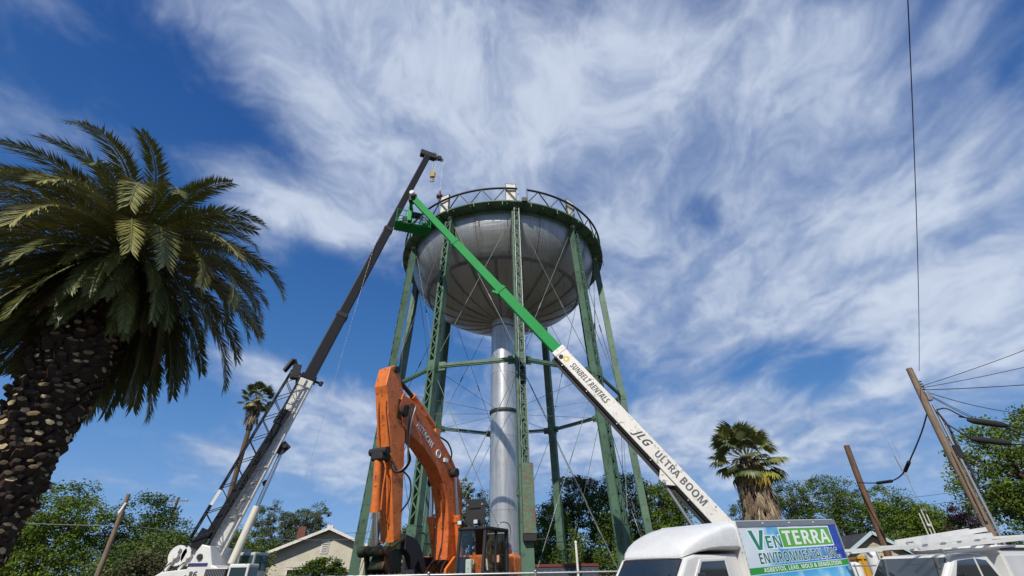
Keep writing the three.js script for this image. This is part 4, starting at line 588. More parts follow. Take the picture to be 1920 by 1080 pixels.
// ------------------------------------------------------------------ pickup with utility body
{
  const t = thing('utility_pickup', 'white utility pickup with a ladder rack at the right edge', 'pickup', 9.9, 0, -12.0, Math.atan2(0.34, 0.94));
  const cab = new G().ext([[-2.0, 0.5], [-2.05, 0.95], [-1.85, 1.1], [-0.82, 1.2], [-0.72, 1.24], [-0.12, 1.72], [0.1, 1.80], [0.6, 1.83], [1.15, 1.80], [1.5, 1.25], [1.5, 0.5]], 1.75, M4().setPosition(0, 0, -1.75), 0.07).build('cab', M.white, t);
  new G().bar(V(-0.70, 1.28, -0.875), V(-0.13, 1.735, -0.875), 0.03, 1.5, V(0, 0, 1)).build('windscreen', darkGlass, cab);
  new G().ext([[-0.38, 1.24], [0.02, 1.68], [0.62, 1.72], [1.02, 1.68], [1.28, 1.24]], 0.03, M4().setPosition(0, 0, -0.02), 0.01).build('side_window', darkGlass, cab); new G().bar(V(0.62, 1.22, 0.005), V(0.62, 1.74, 0.005), 0.05, 0.025).build('window_pillar', M.white, cab);
  const mir = new G().rbox(0.12, 0.2, 0.22, -0.28, 1.34, 0.16, 0.04).bar(V(-0.24, 1.26, 0), V(-0.26, 1.3, 0.1), 0.05, 0.04).build('wing_mirror', M.black, cab);
  new G().box(0.012, 0.7, 0.02, -0.4, 0.9, 0.0).build('door_gap', M.blackMatte, cab); new G().rbox(0.14, 0.3, 1.8, -2.1, 0.6, -0.875, 0.05).build('bumper', M.galv, cab); for (const z of [-1.5, -0.25]) new G().rbox(0.06, 0.18, 0.3, -2.05, 0.9, z, 0.03).build('headlight', M.lamp, cab);
  const body = new G().ext([[1.55, 0.6], [1.55, 1.80], [1.35, 1.93], [1.42, 1.98], [4.3, 1.98], [4.3, 0.6]], 1.9, M4().setPosition(0, 0, -1.83), 0.02).build('utility_body', M.white, t);
  for (let i = 0; i < 3; i++) { const d = new G().rbox(0.82, 0.9, 0.02, 2.03 + i * 0.9, 1.32, 0.075, 0.008).build('compartment_door', mat([0.62, 0.63, 0.65], 0.45, 0, T.grime), body); new G().rbox(0.12, 0.06, 0.03, 2.03 + i * 0.9, 1.32, 0.1, 0.01).build('latch', M.blackMatte, d); }
  new G().box(2.6, 0.05, 0.02, 2.9, 1.90, 0.08).build('body_seam', M.blackMatte, body);
  // ladder rack over the cab with ladders and pipe on it
  const rk = new G(), ry = x => mix(1.90, 2.16, (x + 1.1) / 4.6); const rack = new G().bar(V(-1.1, ry(-1.1), 0.02), V(3.5, ry(3.5), 0.02), 0.07, 0.07).build('ladder_rack', M.white, t);
  new G().bar(V(-1.1, ry(-1.1), -1.7), V(3.5, ry(3.5), -1.7), 0.07, 0.07).build('rack_rail', M.white, rack); for (const x of [-1.08, 0.2, 1.5, 3.4]) new G().bar(V(x, ry(x) + 0.04, 0.05), V(x, ry(x) + 0.04, -1.75), 0.06, 0.06).build('rack_crossbar', M.white, rack);
  for (const x of [1.6, 3.4]) for (const z of [0.02, -1.7]) new G().bar(V(x, 1.9, z), V(x, ry(x), z), 0.06, 0.06).build('rack_post', M.white, rack);
  for (const z of [0.02, -1.7]) new G().bar(V(-0.3, 1.8, z), V(-0.45, ry(-0.45), z), 0.05, 0.05).build('rack_stay', M.galv, rack);
  new G().bar(V(-0.3, ry(-0.3) - 0.12, 0.03), V(2.2, ry(2.2) - 0.12, 0.03), 0.16, 0.04).build('rack_side_plate', M.galv, rack);
  for (const x of [3.9, 4.25]) new G().bar(V(x, 1.95, -0.2), V(x - 0.25, 2.35, -0.2), 0.05, 0.10).build('rack_stop', M.white, rack);
  for (const [wx, wz] of [[-1.4, -0.18], [-1.4, -1.6], [3.1, -0.14], [3.1, -1.65]]) wheel(t, wx, 0.38, wz, 0.38, 0.25, M.galv); new G().rbox(5.8, 0.16, 0.8, 1.1, 0.55, -0.87, 0.02).build('chassis', M.blackMatte, t);
  const M2 = t.matrixWorld; t.updateMatrixWorld(); const yaw = t.rotation.y, w = (x, y, z) => V(x, y, z).applyMatrix4(t.matrixWorld);
  for (const [x0, x1, z, lab] of [[-0.9, 2.0, -0.35, 'white ladder lying on the near side of the pickup rack'], [0.2, 3.3, -1.1, 'white ladder with a reddish underside lying on the far side of the pickup rack']]) {
    const p = w(x0, ry(x0) + 0.13, z), o = thing('ladder', lab, 'ladder', p.x, p.y, p.z, yaw, 'ladders on the pickup rack'), L = x1 - x0, sl = (ry(x1) - ry(x0));
    for (const s of [-0.2, 0.2]) new G().bar(V(0, 0, s), V(L, sl + (z < -1 ? 0.12 : 0), s), 0.04, 0.10, V(0, 1, 0)).build('ladder_rail', M.white, o); for (let i = 1; i < L / 0.3; i++) new G().tube(V(i * 0.3, sl * i * 0.3 / L + (z < -1 ? 0.12 * i * 0.3 / L : 0), -0.2), V(i * 0.3, sl * i * 0.3 / L + (z < -1 ? 0.12 * i * 0.3 / L : 0), 0.2), 0.017, 0.017, 6).build('rung', z < -1 ? mat([0.4, 0.16, 0.1], 0.6) : M.galv, o);
  }
}

// ------------------------------------------------------------------ poles and wires
function pole(name, label, x, z, h, r0, r1, m, lean = 0) { const t = thing(name, label, 'pole', x, 0, z); const pts = []; const g = new THREE.CylinderGeometry(r1, r0, h, 14, 10); g.translate(0, h / 2, 0); const p = g.attributes.position; for (let i = 0; i < p.count; i++) p.setX(i, p.getX(i) + lean * p.getY(i) / h + 0.03 * Math.sin(p.getY(i) * 0.7)); g.computeVertexNormals(); part('shaft', new G().add(g).geo(), m, t); return t; }
const wireM = mat([0.02, 0.02, 0.022], 0.6);
function wire(label, pts, r, sag = 0, nm = 'overhead_wire') { const c = []; if (pts.length === 2) for (let i = 0; i <= 14; i++) { const k = i / 14, p = pts[0].clone().lerp(pts[1], k); p.y -= sag * 4 * k * (1 - k); c.push(p); } else c.push(...pts); return tag(new G().path(c, r, 5, 60).build(nm, wireM), label, 'wire'); }
{
  const t = pole('utility_pole', 'tall weathered utility pole with conduits, highest on the right', 18.2, -20, 9.35, 0.165, 0.125, M.wood, 0.18);
  new G().tube(V(0.26, 0.1, 0.12), V(0.34, 7.6, 0.1), 0.055, 0.055, 8).build('conduit', M.galv, t); new G().tube(V(0.40, 0.1, 0.0), V(0.37, 4.8, 0.0), 0.045, 0.045, 8).build('conduit', M.galv, t); new G().tube(V(-0.02, 3.0, 0.2), V(0.05, 5.6, 0.2), 0.05, 0.05, 8).build('moulding', M.wood, t);
  new G().rbox(0.22, 0.55, 0.18, 0.38, 5.6, 0.1, 0.03).build('terminal_box', M.blackMatte, t); new G().rbox(0.2, 0.42, 0.2, 0.33, 8.0, 0.08, 0.03).build('bracket_box', M.galv, t); for (let i = 0; i < 5; i++) new G().tube(V(0.05 - 0.3 * (i % 2), 2.6 + i * 0.7, 0.05), V(0.35, 2.6 + i * 0.7, 0.1), 0.015, 0.015, 5).build('pole_step', M.steel, t); new G().path([V(0.3, 7.3, 0.15), V(0.42, 6.6, 0.2), V(0.36, 6.0, 0.2), V(0.45, 5.2, 0.15), V(0.42, 4.2, 0.15)], 0.04, 6).build('cable_drop', wireM, t);
  for (let i = 0; i < 4; i++) new G().tube(V(0.2, 8.35 + i * 0.12, 0), V(0.42, 8.35 + i * 0.12, 0.02), 0.03, 0.03, 6).build('insulator', M.blackMatte, t);
  pole('utility_pole', 'short dark wooden pole with a slack cable, behind the box truck', 19.55, -28, 7.7, 0.19, 0.15, M.woodDark, 0.2);
  const t3 = pole('utility_pole', 'leaning wooden pole in front of the trees at the far left', -23.7, -30, 6.05, 0.15, 0.11, M.wood, 0); new G().bar(V(-0.12, 5.0, 0.1), V(0.1, 5.55, 0.1), 0.12, 0.04).build('notice_plate', M.panel, t3);
  const t4 = pole('utility_pole', 'distant pole with a crossarm, left of the crane jib', -43, -62, 10.3, 0.17, 0.14, M.woodDark, 0.5); new G().bar(V(-1.4, 9.9, 0), V(1.8, 9.9, 0), 0.12, 0.12).build('crossarm', M.wood, t4); for (const x of [-1.2, -0.5, 1.5]) new G().tube(V(x, 9.95, 0), V(x, 10.15, 0), 0.05).build('insulator', M.panel, t4);
  const P = V(18.55, 8.5, -20);
  wire('thin wire rising from the pole to the top of the picture', [V(18.75, 9.2, -19.95), V(4.4, 12.3, 0.6)], 0.011, 0.25);
  wire('uppermost black wire running right from the pole top', [P.clone(), V(30, 12.2, -19)], 0.014, 0.2); wire('second black wire running right from the pole top', [P.clone().add(V(0, -0.08, 0)), V(30, 10.6, -18.5)], 0.014, 0.2); wire('third black wire running right from the pole top', [P.clone().add(V(0, -0.18, 0)), V(30, 8.6, -18)], 0.018, 0.2);
  wire('black wire dropping toward the big tree at the right', [P.clone().add(V(0, -0.25, 0)), V(26, 7.5, -21.5)], 0.016, 0.35); wire('lower black wire dropping toward the big tree at the right', [P.clone().add(V(0, -0.35, 0)), V(24.5, 6.4, -22)], 0.016, 0.3); wire('faint lower wire behind the dropping ones', [P.clone().add(V(0, -0.3, 0)), V(27, 6.7, -24)], 0.013, 0.25);
  wire('thick upper cable looping from the pole to its splice case', [V(18.5, 7.35, -19.9), V(18.7, 7.35, -19.6), V(19.1, 6.9, -19.4), V(19.8, 6.6, -19.3), V(21.2, 6.35, -19.2), V(23.5, 6.2, -19.2), V(27, 6.1, -19)], 0.03, 0, 'thick_cable'); wire('thick lower cable looping from the pole to its splice case', [V(18.6, 6.75, -19.9), V(18.5, 6.6, -19.6), V(18.75, 6.15, -19.4), V(19.3, 5.85, -19.3), V(20.6, 5.7, -19.2), V(23, 5.55, -19.1), V(27, 5.4, -19)], 0.03, 0, 'thick_cable');
  wire('bare cable crossing between the two splice cases', [V(19.0, 6.95, -19.5), V(19.7, 6.75, -19.4), V(20.8, 6.25, -19.3), V(21.1, 5.9, -19.2), V(21.0, 5.6, -19.2)], 0.03, 0, 'thick_cable');
  for (const [a, b, lab] of [[V(19.35, 6.72, -19.35), V(20.3, 6.50, -19.2), 'upper black splice case hanging beside the tall pole'], [V(19.05, 5.97, -19.35), V(20.0, 5.78, -19.2), 'lower black splice case hanging beside the tall pole']]) { const d = b.clone().sub(a).normalize(); tag(new G().tube(a, b, 0.125, 0.125, 14).tube(a.clone().addScaledVector(d, -0.2), a, 0.05, 0.12, 12).tube(b, b.clone().addScaledVector(d, 0.2), 0.12, 0.05, 12).build('splice_case', M.rubber), lab, 'splice case', 'splice cases'); }
  wire('slack black cable hanging between the two right-hand poles', [V(18.32, 7.35, -20.1), V(18.28, 6.7, -20.8), V(18.2, 5.9, -21.8), V(18.35, 5.3, -23), V(18.75, 5.18, -24.6), V(19.1, 5.4, -26.5), V(19.45, 5.65, -27.9)], 0.03, 0, 'slack_cable');
  { const a = V(18.72, 5.17, -24.4), b = V(18.95, 5.28, -25.7); tag(new G().tube(a, b, 0.075, 0.075, 10).build('cable_sleeve', M.rubber), 'long black sleeve on the slack cable between the poles', 'sleeve', 'sleeves on the slack cable'); const c = V(18.22, 5.66, -22.2), d = V(18.33, 5.36, -22.8); tag(new G().tube(c, d, 0.075, 0.075, 10).build('cable_sleeve', M.rubber), 'short black sleeve on the slack cable near the tall pole', 'sleeve', 'sleeves on the slack cable'); }
  wire('pale wire sagging across the trees at the far left', [V(-50, 6.6, -36), V(-24, 4.4, -31)], 0.02, 0.3).material = M.galv; wire('pale wire running from the left pole past the crane', [V(-23.6, 4.4, -31), V(-12, 4.3, -44)], 0.02, 0.4).material = M.galv; wire('guy wire slanting down from the left pole', [V(-23.7, 5.3, -30), V(-26.2, 0.1, -31)], 0.014, 0); wire('thin wire behind the house on the left', [V(-34, 5.6, -58), V(-14, 6.2, -60)], 0.022, 0.3);
  for (let i = 0; i < 3; i++) wire(['thin distant wire low at the right, uppermost of three', 'thin distant wire low at the right, middle of three', 'thin distant wire low at the right, lowest of three'][i], [V(44, 8.2 - i * 0.9, -58), V(56, 9.6 - i * 0.9, -55)], 0.02, 0.3);
  // antenna mast
  const am = thing('antenna_mast', 'pale three-pole antenna mast in front of the right-hand trees', 'antenna', 36.8, 0, -46); for (const [x, h] of [[-0.28, 5.6], [0.05, 5.9], [0.36, 5.5]]) new G().tube(V(x, 0, 0), V(x, h, 0), 0.05, 0.05, 8).build('mast_pole', M.cream, am); new G().tube(V(0.05, 5.9, 0), V(0.3, 12.4, 0), 0.018, 0.012, 5).build('whip', M.galv, am); new G().tube(V(0.18, 8.2, 0), V(0.24, 9.6, 0), 0.045, 0.045, 6).build('whip_sleeve', M.galv, am); new G().tube(V(0.36, 5.5, 0), V(-0.35, 13.2, 0), 0.014, 0.01, 5).build('whip', M.galv, am); new G().tube(V(-0.05, 8.8, 0), V(-0.2, 10.6, 0), 0.04, 0.04, 6).build('whip_sleeve', M.galv, am); new G().add(new THREE.SphereGeometry(0.14, 10, 8), M4().setPosition(0.05, 4.6, 0.1)).build('beacon', M.panel, am); new G().rbox(0.3, 0.2, 0.2, 0.3, 5.85, 0, 0.03).build('junction', M.steel, am);
  const wp = new G().tube(V(0, 0, 0), V(0, 2.75, 0), 0.055, 0.055, 10).add(new THREE.SphereGeometry(0.07, 10, 8), M4().setPosition(0, 2.75, 0)).build('gate_post', M.panel); wp.position.set(2.75, 0, -24.2); tag(wp, 'white round post beside the tower leg behind the fence', 'post');
}

// ------------------------------------------------------------------ houses and yard things
const roofShingle = mat([0.055, 0.055, 0.06], 0.9, 0, T.asphalt, bump(T.noise, 0.02)), roofBrown = mat([0.11, 0.065, 0.05], 0.9, 0, T.asphalt, bump(T.noise, 0.02));
function house(name, label, x, z, ry, W, D, eave, ridge, wallM, roofM, trimM, over = 0.5) {
  const t = thing(name, label, 'house', x, 0, z, ry), p = (ridge - eave) / (W / 2);
  new G().ext([[-W / 2, 0], [-W / 2, eave], [0, ridge - 0.12], [W / 2, eave], [W / 2, 0]], D, M4().setPosition(0, 0, -D)).build('wall', wallM, t);
  for (const s of [-1, 1]) { const r = new G().bar(V(0, ridge, 0.0).add(V(0, 0, over)).lerp(V(0, ridge, -D - over), 0.5), V(s * (W / 2 + over), eave - p * over, (over - D - over) / 2), D + 2 * over, 0.12, V(0, s, 0)).build('roof_slope', roofM, t); new G().bar(V(0, ridge + 0.03, over + 0.02), V(s * (W / 2 + over), eave - p * over + 0.03, over + 0.02), 0.05, 0.22, V(0, 1, 0)).build('bargeboard', trimM, r); }
  return t;
}
{
  const t = house('cream_house', 'cream stucco house with a low gable behind the crane', -16.4, -45, 0.22, 12.6, 9, 2.6, 5.1, mat([0.74, 0.69, 0.565], 0.9, 0, T.stucco, bump(T.noise, 0.01)), roofBrown, M.panel, 0.7);
  const v = new G().rbox(0.62, 1.0, 0.06, -0.2, 3.75, 0.03, 0.01).build('gable_vent', M.panel, t); for (let i = 0; i < 6; i++) new G().box(0.5, 0.05, 0.05, -0.2, 3.4 + i * 0.14, 0.075).build('vent_slat', M.galv, v);
  const w = new G().box(2.5, 1.3, 0.06, -1.6, 1.45, 0.02).build('window', darkGlass, t); for (const [x, ww, y, h] of [[-2.9, 0.1, 1.45, 1.4], [-0.3, 0.1, 1.45, 1.4], [-1.6, 0.06, 1.45, 1.4]]) new G().box(ww, h, 0.1, x, y, 0.04).build('window_frame', M.panel, w); new G().box(2.8, 0.1, 0.12, -1.6, 2.14, 0.05).build('window_head', M.panel, w); new G().box(2.8, 0.35, 0.04, -1.6, 2.45, 0.02).build('shutter_box', M.cream, t);
  new G().rbox(0.5, 0.3, 0.4, 0, 5.25, 0.2, 0.02).build('ridge_vent', M.panel, t); new G().box(0.7, 1.5, 0.7, -3.2, 4.9, -5).build('chimney', mat([0.22, 0.09, 0.06], 0.9, 0, T.stucco), t); new G().box(5, 1.6, 4, -7.3, 2.0, -5).build('side_wing', roofBrown, t);
  const b = house('grey_roof_house', 'small house with a dark roof and pale blue gable trim behind the box truck', 27.2, -40, -0.15, 4.6, 10, 2.35, 3.75, mat([0.55, 0.51, 0.40], 0.9, 0, T.stucco), roofShingle, mat([0.42, 0.52, 0.56], 0.6), 0.5); for (let i = 0; i < 9; i++) new G().box(4.5 - Math.max(0, i - 4) * 0.7, 0.03, 0.03, 0, 1.0 + i * 0.25, 0.02).build('clapboard', M.cream, b); new G().rbox(10, 1.2, 7, 7.2, 2.3, -6, 0.05).build('rear_wing_roof', roofShingle, b);
  const c = thing('yellow_dump_body', 'orange-yellow steel truck body beyond the two white trucks', 'truck body', 21.0, 0, -29.5, -0.1); new G().rbox(3.9, 1.35, 2.2, 0, 1.35, -1.1, 0.04).build('side_wall', M.yellow, c); for (let i = 0; i < 6; i++) new G().box(0.1, 1.3, 0.08, -1.75 + i * 0.7, 1.35, 0.04).build('rib', M.yellow, c); new G().box(4.0, 0.14, 0.14, 0, 2.02, 0.02).build('top_rail', M.yellow, c); new G().box(2.6, 0.3, 0.02, 0.3, 1.72, 0.06).build('dark_opening', M.blackMatte, c); for (const x of [-1.3, 1.3]) wheel(c, x, 0.45, -0.2, 0.45, 0.3, M.steel);
  for (const [x, h, lab] of [[18.0, 2.35, 'white plastic drum standing left of the yellow truck body'], [16.9, 1.9, 'small white drum left of the yellow truck body']]) { const d = thing('drum', lab, 'drum', x, 0, -26.8, 0, 'drums by the yellow truck body'); new G().lathe([[0, 1.05], [0.3, 1.05], [0.32, 1.1], [0.32, h - 0.3], [0.26, h - 0.15], [0.1, h - 0.1], [0, h - 0.1]], 20).build('body', M.white, d); new G().tube(V(0, h - 0.11, 0), V(0, h - 0.02, 0), 0.09, 0.09, 10).build('cap', M.blackMatte, d); new G().box(0.9, 1.05, 0.8, 0, 0.525, 0).build('plinth', M.wood, d); }
  const rl = thing('yard_railing', 'grey pipe railing between the box truck and the pickup', 'railing', 17.8, 0, -24.5, 0.05); for (const y of [1.0, 1.62]) new G().tube(V(-2.5, y, 0), V(2.8, y, 0), 0.03, 0.03, 7).build('rail', M.galv, rl); for (let i = 0; i < 5; i++) new G().tube(V(-2.4 + i * 1.25, 0, 0), V(-2.4 + i * 1.25, 1.7 + 0.5 * (i % 2), 0), 0.03, 0.03, 7).build('post', M.galv, rl);
  const sb = thing('site_trailer', 'low dark trailer behind the tower, under the trees', 'trailer', 3.2, 0, -37, 0.05); new G().rbox(4.5, 1.1, 1.8, 0, 1.35, 0, 0.05).build('body', mat([0.06, 0.075, 0.10], 0.5, 0, T.grime), sb); new G().box(4.6, 0.16, 1.9, 0, 1.98, 0).build('lid', mat([0.16, 0.035, 0.03], 0.5), sb); for (const x of [-1.2, 1.2]) wheel(sb, x, 0.4, 0.8, 0.4, 0.25, M.steel);
}

// ------------------------------------------------------------------ vegetation
const leafM = new THREE.MeshPhysicalMaterial({ vertexColors: true, roughness: 0.8, side: THREE.DoubleSide, transmission: 0.22, thickness: 0, specularIntensity: 0.25 });
const palmM = new THREE.MeshPhysicalMaterial({ vertexColors: true, roughness: 0.38, side: THREE.DoubleSide });
const fanM = new THREE.MeshPhysicalMaterial({ vertexColors: true, roughness: 0.5, side: THREE.DoubleSide, transmission: 0.35, thickness: 0 });
const strawM = new THREE.MeshPhysicalMaterial({ vertexColors: true, roughness: 0.9, side: THREE.DoubleSide, specularIntensity: 0.3 });
const barkM = mat([0.13, 0.10, 0.075], 0.95, 0, T.wood, bump(T.noise, 0.03));
class Leaves {
  constructor() { this.p = []; this.c = []; }
  tri(a, b, c, col) { this.p.push(a.x, a.y, a.z, b.x, b.y, b.z, c.x, c.y, c.z); for (let i = 0; i < 3; i++) this.c.push(col[0], col[1], col[2]); }
  blade(base, tip, w, side, col) { const m = base.clone().lerp(tip, 0.4), l = m.clone().addScaledVector(side, w / 2), r = m.clone().addScaledVector(side, -w / 2); this.tri(base, r, l, col); this.tri(l, r, tip, col); }
  geo() { const g = new THREE.BufferGeometry(); g.setAttribute('position', new THREE.Float32BufferAttribute(this.p, 3)); g.setAttribute('color', new THREE.Float32BufferAttribute(this.c, 3)); g.setAttribute('uv', new THREE.Float32BufferAttribute(new Float32Array(this.p.length / 3 * 2), 2)); g.computeVertexNormals(); return g; }
}
function unit(R) { const z = R() * 2 - 1, q = R() * Math.PI * 2, s = Math.sqrt(1 - z * z); return V(s * Math.cos(q), z, s * Math.sin(q)); }
function tree(name, label, x, z, lobes, o) {
  const { seed, col, clump = 0.75, trunk = 0.25, fill = 0.35, category = 'tree', hang = 0, group } = o, leaf = (o.leaf ?? 0.24) * 0.8, n = (o.n ?? 9000) * 1.9, R = rng(seed), t = thing(name, label, category, x, 0, z, 0, group), L = new Leaves();
  const vol = lobes.map(l => Math.pow(l[3] * l[4] * l[5], 0.75)), tot = vol.reduce((a, b) => a + b, 0), wood = new G();
  let top = 0; for (const l of lobes) top = Math.max(top, l[1]);
  const low = lobes.reduce((m, l) => Math.min(m, l[1] - l[4] * 0.5), 99), fork = V(0, Math.max(0.4, low * 0.75), 0);
  wood.tube(V(0, 0, 0), fork, trunk * 1.25, trunk * 0.9, 9);
  lobes.forEach((l, li) => {
    const c = V(l[0], l[1], l[2]), e = fork.clone().lerp(c, 0.5).add(V((R() - 0.5) * 0.5, 0.2, (R() - 0.5) * 0.5)); wood.tube(fork, e, trunk * 0.7, trunk * 0.5, 7).tube(e, c, trunk * 0.5, trunk * 0.25, 6);
    for (let k = 0; k < 5; k++) { const d = unit(R); d.y = Math.abs(d.y) * 0.8; wood.tube(c.clone().lerp(e, R() * 0.6), c.clone().add(V(d.x * l[3] * 0.75, d.y * l[4] * 0.75, d.z * l[5] * 0.75)), trunk * 0.22, trunk * 0.07, 5); }
    const count = n * vol[li] / tot, per = 70, nc = Math.max(6, Math.round(count / per));
    for (let k = 0; k < nc; k++) {
      const d = unit(R), rr = R() < fill ? 0.3 + 0.5 * R() : 0.78 + 0.27 * R(), cc = V(l[0] + d.x * l[3] * rr, l[1] + d.y * l[4] * rr, l[2] + d.z * l[5] * rr), cs = clump * (0.55 + 0.8 * R()), tone = 0.72 + 0.6 * R(), pick = col[Math.floor(R() * col.length)];
      for (let i = 0; i < per; i++) {
        const q = unit(R), g = Math.pow(R(), 0.6) * cs, b = cc.clone().add(V(q.x * g, q.y * g * 0.62, q.z * g)); if (b.y < 0.15) continue;
        const dir = unit(R); dir.y = dir.y * 0.5 - 0.15 - hang; dir.normalize(); const s = V().crossVectors(dir, unit(R)).normalize(), ls = leaf * (0.6 + 0.7 * R()), v = tone * (0.8 + 0.4 * R());
        L.blade(b, b.clone().addScaledVector(dir, ls), ls * 0.55, s, [pick[0] * v, pick[1] * v, pick[2] * v]);
      }
    }
  });
  wood.build('trunk', barkM, t); part('crown', L.geo(), leafM, t); return t;
}
const GD = [[0.076, 0.122, 0.019], [0.094, 0.145, 0.023], [0.057, 0.098, 0.018]], GM = [[0.12, 0.18, 0.024], [0.15, 0.21, 0.028], [0.085, 0.14, 0.02]], GL = [[0.12, 0.18, 0.042], [0.095, 0.15, 0.038], [0.14, 0.19, 0.05]], GO = [[0.11, 0.125, 0.052], [0.08, 0.10, 0.042], [0.14, 0.14, 0.065]], GG = [[0.105, 0.14, 0.07], [0.085, 0.115, 0.06], [0.125, 0.155, 0.08]];
// left
tree('broadleaf_tree', 'large dense green tree at the left edge behind the palm trunk', -42.5, -39, [[0, 5.2, 0, 4.6, 3.4, 3.5], [-2.5, 3, 1, 3.5, 2.5, 3], [3, 4.4, 0.5, 3, 2.6, 3]], { seed: 11, col: GM, n: 15000 });
tree('broadleaf_tree', 'rounded green tree between the palm trunk and the leaning left pole', -35.2, -38, [[0, 5.0, 0, 3.3, 3.3, 3], [2.2, 4.9, 0.5, 2.2, 2.3, 2], [-2.2, 3.4, 0.8, 2.8, 2.6, 2.6], [1.5, 2.4, 1, 3.2, 2.2, 2.4]], { seed: 12, col: GM, n: 16000 });
tree('broadleaf_tree', 'dark tree with a stepped top right of the leaning left pole', -31.0, -42, [[0, 4.8, 0, 2.4, 2.9, 2.4], [2.4, 4.0, 0.3, 1.9, 2.0, 1.9], [-1.4, 2.6, 0.5, 2.6, 2.2, 2.2], [2.2, 2.0, 0.5, 2.4, 1.8, 2]], { seed: 13, col: GD, n: 13000 });
tree('yellow_flowering_shrub', 'shrub with a few yellow blossoms low at the far left', -31.5, -30, [[0, 1.9, 0, 2.6, 1.7, 1.6], [-2.6, 1.6, 0, 2, 1.5, 1.4]], { seed: 14, col: [...GM, ...GM, ...GM, [0.55, 0.40, 0.03]], n: 7000, trunk: 0.1, leaf: 0.2, category: 'shrub', clump: 0.55 });
tree('light_green_shrub', 'light green feathery shrub left of the crane winches', -23.4, -34.5, [[0, 2.4, 0, 2.2, 2.0, 1.8], [-2.3, 1.9, 0.3, 2.0, 1.8, 1.6]], { seed: 15, col: GL, n: 10000, trunk: 0.09, leaf: 0.2, category: 'shrub' });
tree('light_green_shrub', 'light green shrub directly behind the crane boom foot', -20.0, -35.5, [[0, 2.6, 0, 1.9, 1.9, 1.6], [1.7, 2.0, 0, 1.6, 1.6, 1.5]], { seed: 16, col: [...GM, ...GL], n: 8000, trunk: 0.09, leaf: 0.2, category: 'shrub' });
tree('brown_green_shrub', 'dull olive shrub beside the crane turret', -22.2, -31.5, [[0, 1.5, 0, 2.4, 1.4, 1.3]], { seed: 17, col: [...GO, [0.10, 0.075, 0.04]], n: 5000, trunk: 0.08, leaf: 0.2, category: 'shrub' });
tree('dark_backdrop_tree', 'low dark tree behind the lift cylinder of the crane', -25.5, -50, [[0, 3.2, 0, 2.6, 2.2, 2.2], [-3, 3.6, 0, 2.6, 2.2, 2]], { seed: 18, col: GD, n: 8000 });
tree('pepper_tree', 'airy pepper tree with open branches behind the cream house', -24.6, -55, [[-2.6, 6.7, 0, 1.3, 2.3, 1.3], [-0.4, 6.2, 0, 1.6, 1.7, 1.5], [1.4, 6.4, 0.3, 1.4, 1.5, 1.4], [2.9, 7.0, 0, 1.5, 1.4, 1.4], [-1.6, 4.6, 0.3, 1.9, 1.5, 1.5], [1.2, 4.7, 0.2, 1.7, 1.3, 1.5], [3.4, 5.9, 0.2, 0.9, 1.2, 0.9]], { seed: 19, col: GG, n: 11000, leaf: 0.2, trunk: 0.3, clump: 0.5, hang: 0.9, fill: 0.4 });
tree('hedge_shrub', 'green shrubs at the foot of the airy pepper tree', -25.3, -50.5, [[0, 2.3, 0, 2.5, 1.9, 1.6], [3.4, 1.9, 0, 2.2, 1.6, 1.4]], { seed: 20, col: GM, n: 8000, trunk: 0.1, category: 'shrub' });
tree('clipped_bush', 'dense rounded bush in front of the cream house window', -14.7, -40, [[0, 1.55, 0, 1.6, 1.25, 1.2], [-1.0, 1.25, 0.1, 1.2, 1.1, 1.1], [1.1, 1.15, 0, 1.0, 1.0, 1.0]], { seed: 21, col: GD, n: 12000, leaf: 0.22, clump: 0.4, trunk: 0.1, category: 'bush', fill: 0.35 });
// behind the tower
tree('light_green_tree', 'bright green tree low behind the tower, right of the riser', 2.9, -45, [[0, 4.0, 0, 2.3, 2.7, 2.2], [-1.6, 2.2, 0.5, 2.2, 1.8, 1.8], [1.8, 2.3, 0.5, 2.2, 2, 1.8]], { seed: 31, col: [...GM, ...GL], n: 13000, trunk: 0.18 });
tree('thin_olive_tree', 'sparse olive-tinted tree top behind the tower', 5.4, -48, [[0, 7.6, 0, 2.0, 2.1, 1.7], [-1.2, 6.0, 0, 1.6, 1.6, 1.5], [1.6, 7.9, 0, 1.6, 1.5, 1.4]], { seed: 32, col: GO, n: 6000, clump: 0.6, trunk: 0.2, fill: 0.15 });
tree('dark_oak_tree', 'large dark oak behind the right-hand tower legs', 10.2, -46.5, [[0, 6.0, 0, 3.0, 3.4, 2.8], [-2.5, 5.2, 0.4, 2.3, 2.7, 2.2], [0, 3.0, 1, 3.6, 2.6, 2.6], [2.4, 6.0, 0, 2.0, 2.6, 2]], { seed: 33, col: GD, n: 20000, trunk: 0.35 });
tree('green_oak_tree', 'mid green oak at the right of the tower, above the truck nose', 13.4, -44.5, [[0, 5.4, 0, 1.9, 3.0, 1.9], [-0.6, 3.0, 0.6, 2.2, 2.3, 2], [0.8, 3.4, 0.2, 1.5, 2.6, 1.5]], { seed: 34, col: [...GM, ...GD], n: 14000, trunk: 0.3 });
tree('slender_tree', 'thin olive tree between the excavator boom and the riser', -4.9, -50, [[0, 7.6, 0, 1.7, 2.2, 1.5], [1.6, 6.2, 0, 1.5, 1.8, 1.4], [-1.0, 5.2, 0, 1.6, 1.9, 1.5], [0.5, 3.2, 0, 2.4, 2.4, 2]], { seed: 35, col: [...GO, ...GM], n: 9000, clump: 0.6, trunk: 0.2, fill: 0.2 });
tree('backdrop_shrub', 'dark shrubs between the left tower legs behind the excavator', -9.6, -47, [[0, 2.8, 0, 2.6, 2.6, 1.8], [2.2, 4.2, 0, 1.5, 2.2, 1.5]], { seed: 36, col: GD, n: 8000, trunk: 0.15, category: 'shrub' });
